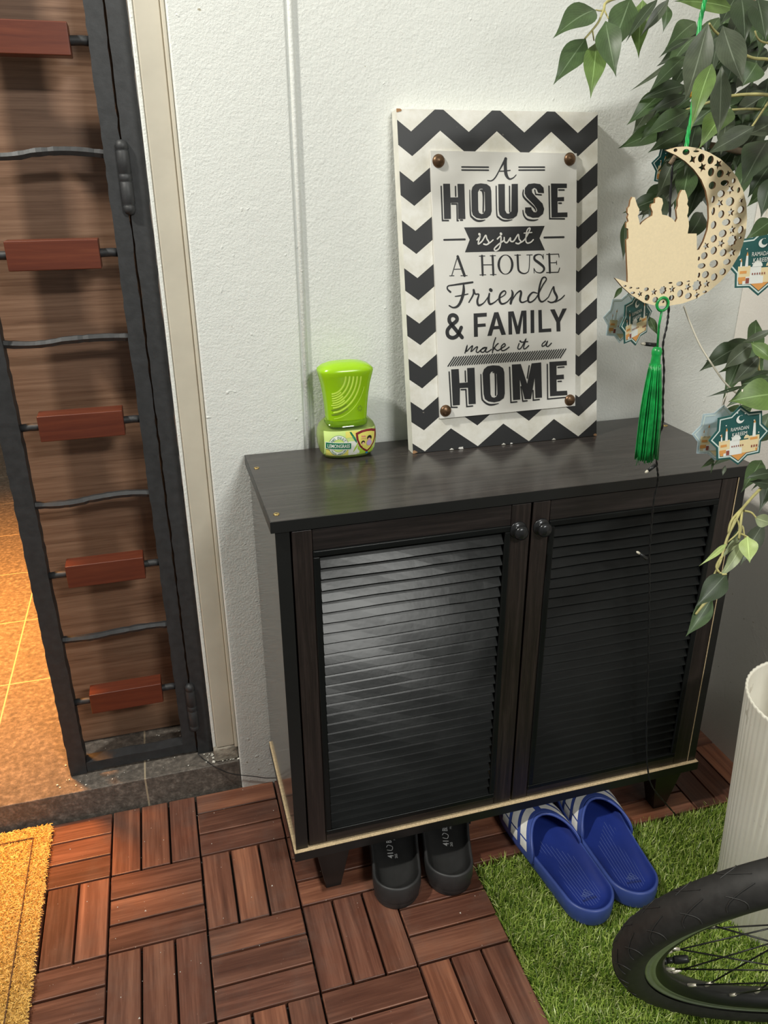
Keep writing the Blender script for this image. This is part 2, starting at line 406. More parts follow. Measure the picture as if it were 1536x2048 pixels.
def text_shape(s, bold=0.0):
    """Outline of a string in the built-in font as 2-D verts and faces, height 1, origin left baseline."""
    cu = bpy.data.curves.new('t', 'FONT'); cu.body = s; cu.size = 1.0; cu.offset = bold; cu.resolution_u = 3
    o = bpy.data.objects.new('t', cu); COL.objects.link(o)
    dg = bpy.context.evaluated_depsgraph_get(); me = bpy.data.meshes.new_from_object(o.evaluated_get(dg))
    v = [(p.co.x, p.co.y) for p in me.vertices]; f = [tuple(p.vertices) for p in me.polygons]
    bpy.data.objects.remove(o); bpy.data.curves.remove(cu); bpy.data.meshes.remove(me)
    x0 = min(p[0] for p in v); x1 = max(p[0] for p in v)
    y0 = min(p[1] for p in v); y1 = max(p[1] for p in v)
    return [((a - x0) / (y1 - y0), (b - y0) / (y1 - y0)) for a, b in v], f, (x1 - x0) / (y1 - y0)
def put_text(mb, s, fn, cx, cy, h, m, wid=None, ang=0.0, bold=0.0):
    v, f, w = text_shape(s, bold); sx = (wid / w) if wid else h
    b = len(mb.v); ca, sa = math.cos(ang), math.sin(ang)
    for x, y in v:
        X = (x - w / 2) * sx; Y = (y - 0.5) * h
        mb.v.append(tuple(fn(cx + X * ca - Y * sa, cy + X * sa + Y * ca)))
    for q in f: mb.face([b + i for i in q], m)
def stroke(mb, pts, wid, fn, m, smooth, n=5):
    """A pen stroke of varying width with round ends, in the 2-D frame of fn."""
    P = [Vector((p[0], p[1])) for p in pts]
    Wd = wid if len(wid) == len(P) else [wid[0]] * len(P)
    if smooth and len(P) > 2:
        Q = catmull([(p.x, p.y, w) for p, w in zip(P, Wd)], n); P = [Vector((q.x, q.y)) for q in Q]; Wd = [q.z for q in Q]
    k = len(P); L = []; Rr = []
    for i in range(k):
        if i == 0: t = P[1] - P[0]; t.normalize(); nn = Vector((-t.y, t.x)); sc = 1
        elif i == k - 1: t = P[-1] - P[-2]; t.normalize(); nn = Vector((-t.y, t.x)); sc = 1
        else:
            a = (P[i] - P[i - 1]).normalized(); b_ = (P[i + 1] - P[i]).normalized(); t = a + b_
            if t.length < 1e-4: t = b_
            t.normalize(); nn = Vector((-t.y, t.x)); sc = 1 / max(0.55, nn.dot(Vector((-b_.y, b_.x))))
        L.append(P[i] + nn * Wd[i] / 2 * sc); Rr.append(P[i] - nn * Wd[i] / 2 * sc)
    b = len(mb.v)
    for l, r in zip(L, Rr): mb.v += [tuple(fn(*l)), tuple(fn(*r))]
    for i in range(k - 1): mb.face([b + 2 * i, b + 2 * i + 1, b + 2 * i + 3, b + 2 * i + 2], m)
    for e, d in ((0, -1), (k - 1, 1)):
        t = (P[1] - P[0]) if e == 0 else (P[-1] - P[-2]); t.normalize(); t = t * d; nn = Vector((-t.y, t.x)); r = Wd[e] / 2
        if r <= 0: continue
        c = len(mb.v)
        for j in range(5):
            th = -math.pi / 2 + math.pi * j / 4
            mb.v.append(tuple(fn(*(P[e] + t * r * math.cos(th) + nn * r * math.sin(th)))))
        mb.face([c + j for j in range(5)], m)
def np_mesh(name, verts, faces_flat, nper, material, tint=None, parent=None):
    me = bpy.data.meshes.new(name); nv = len(verts); nf = len(faces_flat) // nper
    me.vertices.add(nv); me.vertices.foreach_set('co', verts.astype(np.float32).ravel())
    me.loops.add(len(faces_flat)); me.loops.foreach_set('vertex_index', faces_flat.astype(np.int32))
    me.polygons.add(nf); me.polygons.foreach_set('loop_start', np.arange(0, nf * nper, nper, dtype=np.int32))
    me.polygons.foreach_set('loop_total', np.full(nf, nper, dtype=np.int32))
    me.update(calc_edges=True); me.materials.append(material)
    if tint is not None:
        at = me.attributes.new('tint', 'FLOAT', 'POINT'); at.data.foreach_set('value', tint.astype(np.float32))
    o = bpy.data.objects.new(name, me); COL.objects.link(o)
    if parent: o.parent = parent
    return o
M['treadline'] = plain('tread_groove_line', (0.034, 0.033, 0.032), 0.5)
plain_moss = plain('dark_green_moss', (0.01, 0.06, 0.03), 0.8)

# ---- measured outlines (sign and ornament in 0.1 mm, leaves in mm)
SIGN=[[[0.40348,-0.08197,0.6785],[0.32917,-0.00226,-0.0],[-0.01213,0.05597,0.49538]]]
PLAQ=[[480,4443],[2898,4411],[2861,554],[467,534]]
NAILS=[[602,4306],[2776,4331],[563,655],[2760,658]]
POLY=[[[[661,4000],[770,3999],[771,3812],[891,3812],[890,3997],[1001,3996],[1002,3510],[885,3510],[888,3737],[771,3736],[767,3515],[656,3515]]],[[[1113,3895],[1131,3950],[1180,3991],[1269,4001],[1366,3991],[1426,3953],[1440,3891],[1439,3613],[1417,3557],[1359,3519],[1269,3507],[1180,3523],[1125,3563],[1108,3619]],[[1220,3880],[1251,3924],[1291,3927],[1330,3878],[1330,3629],[1304,3585],[1271,3574],[1231,3592],[1217,3631]]],[[[1557,3989],[1667,3990],[1662,3622],[1689,3579],[1722,3572],[1767,3606],[1781,3989],[1885,3990],[1880,3604],[1858,3541],[1795,3504],[1711,3494],[1621,3513],[1568,3561],[1555,3624]]],[[[2327,3856],[2320,3934],[2262,3984],[2162,3996],[2062,3986],[2003,3931],[1998,3854],[2025,3805],[2148,3697],[2194,3640],[2206,3611],[2188,3586],[2147,3591],[2114,3627],[2106,3659],[2001,3658],[1999,3587],[2037,3537],[2128,3507],[2229,3511],[2306,3560],[2327,3630],[2300,3709],[2184,3809],[2126,3867],[2119,3909],[2161,3933],[2199,3915],[2227,3861]]],[[[2447,3991],[2723,3988],[2722,3926],[2561,3925],[2558,3796],[2673,3799],[2673,3739],[2559,3738],[2560,3576],[2731,3577],[2731,3508],[2453,3507]]],[[[974,3392],[2332,3388],[2241,3211],[2332,3032],[977,3038],[1061,3215]]],[[[1787,2836],[1783,2803],[1772,2773],[1755,2745],[1733,2723],[1706,2706],[1677,2696],[1647,2694],[1616,2698],[1587,2710],[1562,2729],[1541,2753],[1526,2781],[1516,2813],[1514,2846],[1518,2878],[1529,2909],[1546,2936],[1568,2958],[1595,2975],[1624,2985],[1654,2987],[1684,2983],[1713,2971],[1739,2953],[1760,2929],[1775,2900],[1785,2869]],[[1746,2838],[1742,2807],[1735,2779],[1723,2754],[1707,2733],[1689,2717],[1668,2708],[1647,2705],[1626,2709],[1606,2720],[1588,2737],[1574,2759],[1563,2785],[1557,2814],[1555,2844],[1559,2874],[1566,2902],[1578,2928],[1594,2948],[1612,2964],[1633,2973],[1654,2976],[1675,2972],[1695,2961],[1712,2945],[1727,2923],[1738,2897],[1744,2868]]],[[[1090,2135],[1313,2136],[1311,2078],[1155,2076],[1154,1974],[1288,1976],[1290,1927],[1153,1924],[1151,1779],[1085,1779]]],[[[1312,1782],[1440,2136],[1511,2137],[1633,1785],[1555,1783],[1520,1877],[1419,1875],[1386,1781]],[[1437,1926],[1508,1927],[1475,2050]]],[[[1679,2136],[1773,2138],[1841,1905],[1909,2140],[1996,2139],[1996,1785],[1930,1785],[1933,2065],[1872,1784],[1810,1784],[1739,2067],[1742,1782],[1679,1782]]],[[[2068,2140],[2131,2140],[2130,1785],[2065,1785]]],[[[2205,2136],[2264,2136],[2270,1841],[2430,1841],[2433,1787],[2207,1787]]],[[[2413,2134],[2495,2136],[2563,2003],[2635,2138],[2714,2139],[2592,1934],[2596,1785],[2526,1786],[2522,1933]]],[[[681,1302],[810,1299],[815,1079],[952,1079],[951,1304],[1078,1303],[1082,725],[960,727],[956,994],[819,996],[808,728],[688,728]]],[[[1213,1203],[1240,1270],[1301,1311],[1394,1320],[1505,1306],[1572,1263],[1591,1194],[1592,856],[1573,781],[1498,737],[1403,724],[1301,747],[1242,790],[1222,868]],[[1339,1180],[1362,1216],[1400,1221],[1434,1216],[1458,1172],[1461,851],[1440,814],[1405,801],[1362,815],[1342,859]]],[[[1724,1310],[1883,1309],[1989,986],[2073,1307],[2245,1312],[2253,738],[2133,739],[2125,1066],[2054,730],[1940,735],[1860,1061],[1862,736],[1734,735]]],[[[2392,1310],[2707,1309],[2710,1236],[2520,1237],[2520,1089],[2652,1089],[2655,1014],[2519,1014],[2521,824],[2712,819],[2717,743],[2399,748]]]]
STROKE=[[[[628,3964],[629,3495],[725,3493]],[22.6],0],[[[857,3961],[856,3828]],[22.6],0],[[[787,3722],[871,3721],[868,3490],[884,3489]],[22.6],0],[[[921,3495],[954,3495]],[22.6],0],[[[2413,3954],[2420,3490],[2679,3484]],[22.6],0],[[[2581,3899],[2674,3898]],[22.6],0],[[[2579,3711],[2625,3710]],[22.6],0],[[[1086,3910],[1086,3592],[1116,3529],[1187,3485],[1260,3479],[1326,3492]],[13.9,24.3,31.3,31.3,27.8,10.4],1],[[[1258,3907],[1298,3893],[1307,3810],[1297,3601]],[17.4,38.2,27.8,24.3],1],[[[1522,3959],[1521,3583],[1556,3519],[1620,3482],[1694,3474],[1778,3486]],[20.9,20.9,27.8,27.8,24.3,10.4],1],[[[1744,3956],[1739,3599]],[22.6],0],[[[1977,3904],[1968,3841],[2000,3784],[2156,3655],[2180,3605]],[17.4,24.3,31.3,27.8,13.9],1],[[[1963,3616],[1978,3545],[2036,3487],[2144,3471],[2220,3483]],[17.4,24.3,27.8,24.3,10.4],1],[[[2169,3901],[2184,3840],[2281,3832]],[20.9],0],[[[1383,4039],[1448,4036],[1514,4083],[1599,4206],[1692,4335]],[13.9,17.4,20.9,20.9,45.2],1],[[[1687,4335],[1681,4233],[1691,4122],[1742,4060],[1808,4073],[1858,4114]],[45.2,52.1,52.1,27.8,17.4,13.9],1],[[[1574,4165],[1663,4167],[1761,4177]],[15.6],0],[[[970,4225],[1402,4221]],[20.9],0],[[[969,4184],[1401,4180]],[20.9],0],[[[1907,4221],[2341,4220]],[20.9],0],[[[1906,4180],[2340,4180]],[20.9],0],[[[643,3224],[984,3223]],[27.8],0],[[[2323,3219],[2665,3218]],[27.8],0],[[[855,2982],[958,2702]],[41.7],0],[[[846,2965],[747,2710]],[13.9],0],[[[783,2800],[918,2799]],[12.2],0],[[[711,2707],[784,2707]],[12.2],0],[[[898,2703],[1002,2702]],[12.2],0],[[[1257,2980],[1261,2701]],[34.8],0],[[[1435,2974],[1440,2698]],[34.8],0],[[[1258,2849],[1439,2845]],[13.9],0],[[[1213,2977],[1306,2977]],[12.2],0],[[[1394,2976],[1484,2976]],[12.2],0],[[[1212,2703],[1314,2702]],[12.2],0],[[[1390,2700],[1488,2700]],[12.2],0],[[[1809,2974],[1910,2973]],[12.2],0],[[[2016,2972],[2112,2971]],[12.2],0],[[[2301,2973],[2303,2903]],[12.2],0],[[[2137,2770],[2140,2701]],[12.2],0],[[[2407,2972],[2415,2699]],[34.8],0],[[[2359,2971],[2573,2970],[2578,2923]],[12.2],0],[[[2412,2844],[2532,2844]],[12.2],0],[[[2533,2869],[2535,2815]],[12.2],0],[[[2355,2699],[2562,2698],[2588,2761]],[13.9],0],[[[1859,2972],[1864,2802],[1883,2736],[1946,2701],[2014,2709],[2052,2766],[2066,2968]],[34.8,34.8,31.3,20.9,15.6,13.9,13.9],1],[[[2298,2917],[2273,2962],[2214,2975],[2154,2951],[2153,2900],[2229,2847],[2305,2786],[2308,2735],[2252,2700],[2176,2715],[2142,2763]],[13.9,13.9,17.4,31.3,38.2,41.7,38.2,31.3,17.4,13.9,13.9],1],[[[716,2471],[669,2516],[681,2559],[782,2572],[978,2590],[1090,2600]],[31.3,24.3,20.9,24.3,31.3,27.8],1],[[[937,2580],[933,2462],[887,2334],[827,2257],[752,2239],[688,2271]],[24.3,48.7,45.2,38.2,24.3,20.9],1],[[[791,2403],[873,2410],[1005,2430]],[13.9,20.9,17.4],1],[[[1017,2306],[1090,2412],[1099,2477]],[20.9,27.8,24.3],1],[[[1102,2484],[1128,2425],[1186,2415],[1158,2322],[1181,2255],[1264,2285],[1342,2372]],[38.2,24.3,24.3,34.8,34.8,20.9,17.4],1],[[[1365,2422],[1349,2328],[1372,2265],[1448,2287],[1533,2349]],[27.8,41.7,34.8,20.9,17.4],1],[[[1384,2478],[1397,2468]],[52.1],1],[[[1533,2346],[1622,2389],[1645,2432],[1612,2451],[1552,2406],[1533,2320],[1573,2259],[1666,2284],[1749,2369]],[17.4,17.4,20.9,24.3,31.3,38.2,31.3,20.9,17.4],1],[[[1746,2457],[1762,2397],[1725,2259]],[17.4,41.7,41.7],1],[[[1734,2281],[1821,2395],[1890,2439],[1909,2406],[1887,2304],[1929,2265],[2032,2297]],[17.4,20.9,27.8,38.2,34.8,24.3,17.4],1],[[[2187,2394],[2111,2409],[2041,2349],[2031,2282],[2082,2265],[2178,2335],[2284,2508],[2350,2594],[2328,2631],[2277,2611],[2232,2495],[2212,2348],[2246,2270],[2306,2270],[2388,2329]],[17.4,24.3,34.8,34.8,24.3,20.9,20.9,20.9,20.9,24.3,31.3,34.8,31.3,20.9,17.4],1],[[[2388,2329],[2473,2478],[2489,2411],[2537,2319],[2505,2261],[2435,2242],[2375,2264]],[17.4,20.9,38.2,38.2,27.8,24.3,20.9],1],[[[2505,2246],[2601,2287],[2672,2343]],[17.4,20.9,17.4],1],[[[885,1782],[710,1994],[679,2054],[695,2111],[748,2127],[801,2098],[802,2040],[709,1972],[644,1902],[653,1821],[726,1785],[809,1820],[875,1934]],[59.1],1],[[[923,1540],[964,1654],[949,1565],[1017,1621],[1056,1641],[1027,1558],[1105,1613],[1139,1621],[1115,1555],[1148,1538],[1200,1577],[1276,1606],[1226,1597],[1191,1551],[1240,1537],[1296,1604],[1274,1546],[1308,1533],[1376,1570]],[19.1],1],[[[1453,1748],[1412,1642],[1392,1516]],[19.1],1],[[[1401,1553],[1454,1625],[1494,1656]],[19.1],1],[[[1419,1597],[1477,1546],[1546,1575],[1615,1616],[1599,1647],[1547,1605],[1554,1544],[1613,1548],[1683,1589]],[19.1],1],[[[1859,1635],[1833,1565],[1862,1546],[1909,1584],[1980,1700],[1936,1567],[1965,1547],[2027,1592]],[19.1],1],[[[1877,1671],[1887,1665]],[29.6],1],[[[1898,1652],[2011,1656]],[19.1],1],[[[2326,1646],[2270,1605],[2269,1566],[2322,1587],[2361,1641],[2339,1574],[2374,1561],[2431,1607]],[19.1],1],[[[630,1354],[738,1489]],[19.1],0],[[[671,1354],[778,1489]],[19.1],0],[[[711,1355],[819,1489]],[19.1],0],[[[751,1355],[859,1489]],[19.1],0],[[[792,1355],[899,1490]],[19.1],0],[[[832,1355],[940,1490]],[19.1],0],[[[873,1355],[980,1490]],[19.1],0],[[[913,1355],[1021,1490]],[19.1],0],[[[954,1356],[1061,1491]],[19.1],0],[[[994,1356],[1102,1491]],[19.1],0],[[[1035,1356],[1142,1491]],[19.1],0],[[[1076,1356],[1183,1491]],[19.1],0],[[[1117,1356],[1224,1491]],[19.1],0],[[[1158,1357],[1265,1492]],[19.1],0],[[[1199,1357],[1306,1492]],[19.1],0],[[[1240,1357],[1347,1492]],[19.1],0],[[[1281,1357],[1388,1492]],[19.1],0],[[[1322,1357],[1429,1493]],[19.1],0],[[[1363,1357],[1470,1493]],[19.1],0],[[[1405,1358],[1511,1493]],[19.1],0],[[[1446,1358],[1553,1493]],[19.1],0],[[[1488,1358],[1594,1494]],[19.1],0],[[[1529,1358],[1635,1494]],[19.1],0],[[[1571,1358],[1677,1494]],[19.1],0],[[[1612,1359],[1718,1494]],[19.1],0],[[[1654,1359],[1760,1494]],[19.1],0],[[[1696,1359],[1802,1495]],[19.1],0],[[[1737,1359],[1843,1495]],[19.1],0],[[[1779,1359],[1885,1495]],[19.1],0],[[[1821,1359],[1927,1495]],[19.1],0],[[[1863,1360],[1969,1496]],[19.1],0],[[[1905,1360],[2011,1496]],[19.1],0],[[[1947,1360],[2053,1496]],[19.1],0],[[[1990,1360],[2095,1496]],[19.1],0],[[[2032,1360],[2137,1497]],[19.1],0],[[[2074,1361],[2179,1497]],[19.1],0],[[[2117,1361],[2222,1497]],[19.1],0],[[[2159,1361],[2264,1497]],[19.1],0],[[[2201,1361],[2306,1497]],[19.1],0],[[[2244,1361],[2349,1498]],[19.1],0],[[[2287,1362],[2391,1498]],[19.1],0],[[[2329,1362],[2434,1498]],[19.1],0],[[[2372,1362],[2477,1498]],[19.1],0],[[[2415,1362],[2519,1499]],[19.1],0],[[[2458,1362],[2562,1499]],[19.1],0],[[[2501,1362],[2605,1499]],[19.1],0],[[[2544,1363],[2648,1499]],[19.1],0],[[[2587,1363],[2691,1500]],[19.1],0],[[[646,1264],[660,704],[760,696]],[22.6],0],[[[917,1261],[918,1095]],[22.6],0],[[[838,972],[918,969],[925,694],[1026,696]],[22.6],0],[[[1683,1271],[1695,702],[1800,705]],[22.6],0],[[[2029,1272],[1991,1075]],[22.6],0],[[[1878,944],[1905,706],[1983,707]],[22.6],0],[[[2092,867],[2094,708],[2203,711]],[22.6],0],[[[2353,1274],[2354,707],[2702,710]],[22.6],0],[[[2546,1211],[2656,1212]],[22.6],0],[[[2544,983],[2606,982]],[22.6],0],[[[1182,1190],[1188,840],[1216,761],[1299,701],[1384,690],[1479,703]],[17.4,24.3,27.8,31.3,27.8,10.4],1],[[[1391,1204],[1433,1181],[1428,838]],[17.4,31.3,24.3],1]]
WSTROKE=[[[[1181,3211],[1232,3255],[1207,3197],[1202,3152],[1267,3195],[1324,3271],[1345,3221],[1376,3171],[1339,3140],[1290,3149]],[22.6],1],[[[1356,3144],[1406,3174],[1448,3204]],[19.1],1],[[[1220,3292],[1226,3286]],[38.2],1],[[[1519,3216],[1576,3254],[1578,3186],[1552,3087],[1488,3049],[1466,3078],[1537,3138],[1629,3192]],[22.6],1],[[[1579,3291],[1585,3285]],[38.2],1],[[[1635,3234],[1640,3177],[1683,3162],[1738,3224],[1742,3182],[1795,3180],[1872,3271],[1888,3206],[1917,3170],[1878,3139],[1833,3150]],[22.6],1],[[[1895,3149],[1980,3196],[2075,3337],[2058,3359],[2021,3317],[2001,3189],[2029,3145],[2088,3157],[2131,3192]],[20.9],1],[[[1973,3290],[2108,3297]],[15.6],1]]
MOON0=[0.6013,-0.4,0.9519]
MOON=[[-216,1619],[-83,1650],[34,1657],[180,1642],[332,1600],[492,1534],[632,1448],[755,1341],[858,1213],[933,1072],[978,910],[995,755],[980,610],[937,474],[860,338],[754,213],[617,110],[450,31],[277,-16],[100,-35],[-79,-27],[-249,18],[-424,111],[-560,211],[-664,308],[-595,287],[-493,255],[-502,323],[-539,518],[-574,710],[-549,730],[-566,829],[-591,839],[-598,888],[-571,907],[-591,947],[-581,976],[-598,995],[-601,1039],[-581,1063],[-577,1120],[-559,1155],[-529,1153],[-508,1110],[-481,1061],[-456,1032],[-452,983],[-467,964],[-446,925],[-423,865],[-392,899],[-343,933],[-281,961],[-281,1000],[-313,1049],[-311,1078],[-266,1092],[-270,1136],[-233,1152],[-183,1135],[-163,1086],[-170,1057],[-176,1018],[-156,969],[-88,958],[-22,927],[28,886],[46,926],[33,966],[18,1015],[32,1054],[20,1113],[33,1181],[56,1221],[93,1219],[126,1170],[152,1112],[147,1072],[173,1043],[177,983],[168,954],[198,903],[212,843],[210,762],[329,760],[365,579],[393,584],[439,675],[467,797],[463,919],[428,1069],[370,1207],[287,1324],[170,1430],[48,1510],[-82,1571],[-194,1608]]
HOLES=[[-96,1619,"o",24,18,20],[40,1601,"o",45,31,33],[138,1529,"s",50,39,4],[243,1543,"o",41,45,48],[368,1523,"o",39,44,46],[475,1479,"s",55,42,5],[276,1449,"s",54,42,5],[397,1401,"o",40,45,46],[521,1384,"o",45,41,42],[627,1385,"s",37,29,4],[599,1288,"o",55,31,32],[713,1310,"o",25,27,28],[440,1265,"o",47,41,42],[689,1219,"s",53,42,5],[798,1213,"o",21,30,30],[573,1176,"o",50,38,38],[478,1118,"o",23,38,38],[577,1075,"s",50,40,5],[708,1093,"o",58,48,48],[856,1103,"s",32,25,4],[874,1005,"o",46,41,40],[505,993,"o",22,42,42],[618,961,"o",41,42,42],[744,979,"s",51,40,5],[702,872,"o",57,37,36],[850,886,"o",56,37,36],[537,847,"o",38,43,42],[800,790,"s",51,41,5],[679,752,"o",54,42,40],[918,788,"o",39,44,42],[569,698,"o",43,42,40],[679,644,"s",52,42,5],[824,671,"r",66,52,8],[929,700,"o",21,15,14],[481,621,"s",47,38,5],[594,568,"o",44,44,42],[728,541,"o",49,42,40],[852,538,"s",55,45,5],[476,514,"o",46,40,38],[408,485,"o",15,23,22],[623,420,"o",59,44,42],[801,436,"o",53,34,32],[461,402,"o",54,31,30],[443,299,"o",17,30,28],[532,302,"o",49,41,38],[765,325,"o",47,39,36],[658,270,"o",45,43,40],[568,196,"s",50,41,5],[438,182,"r",65,54,8],[315,171,"s",49,41,5],[199,211,"o",46,28,26],[108,153,"s",46,39,5],[225,100,"o",41,44,40],[342,68,"o",47,37,34],[457,74,"s",42,35,4],[560,105,"o",31,15,14],[-15,147,"r",50,43,8],[-131,133,"s",45,39,5],[-236,167,"o",32,22,20],[-213,72,"o",32,36,34],[-100,44,"o",38,33,30],[117,56,"o",36,33,30],[-313,117,"s",37,32,5],[-412,134,"o",32,15,14],[-354,184,"o",25,9,8],[-448,193,"o",23,10,9],[-524,215,"o",22,10,9],[73,226,"o",27,10,10],[310,236,"o",25,7,7],[168,1609,"o",38,10,11],[10,15,"o",17,15,14]]
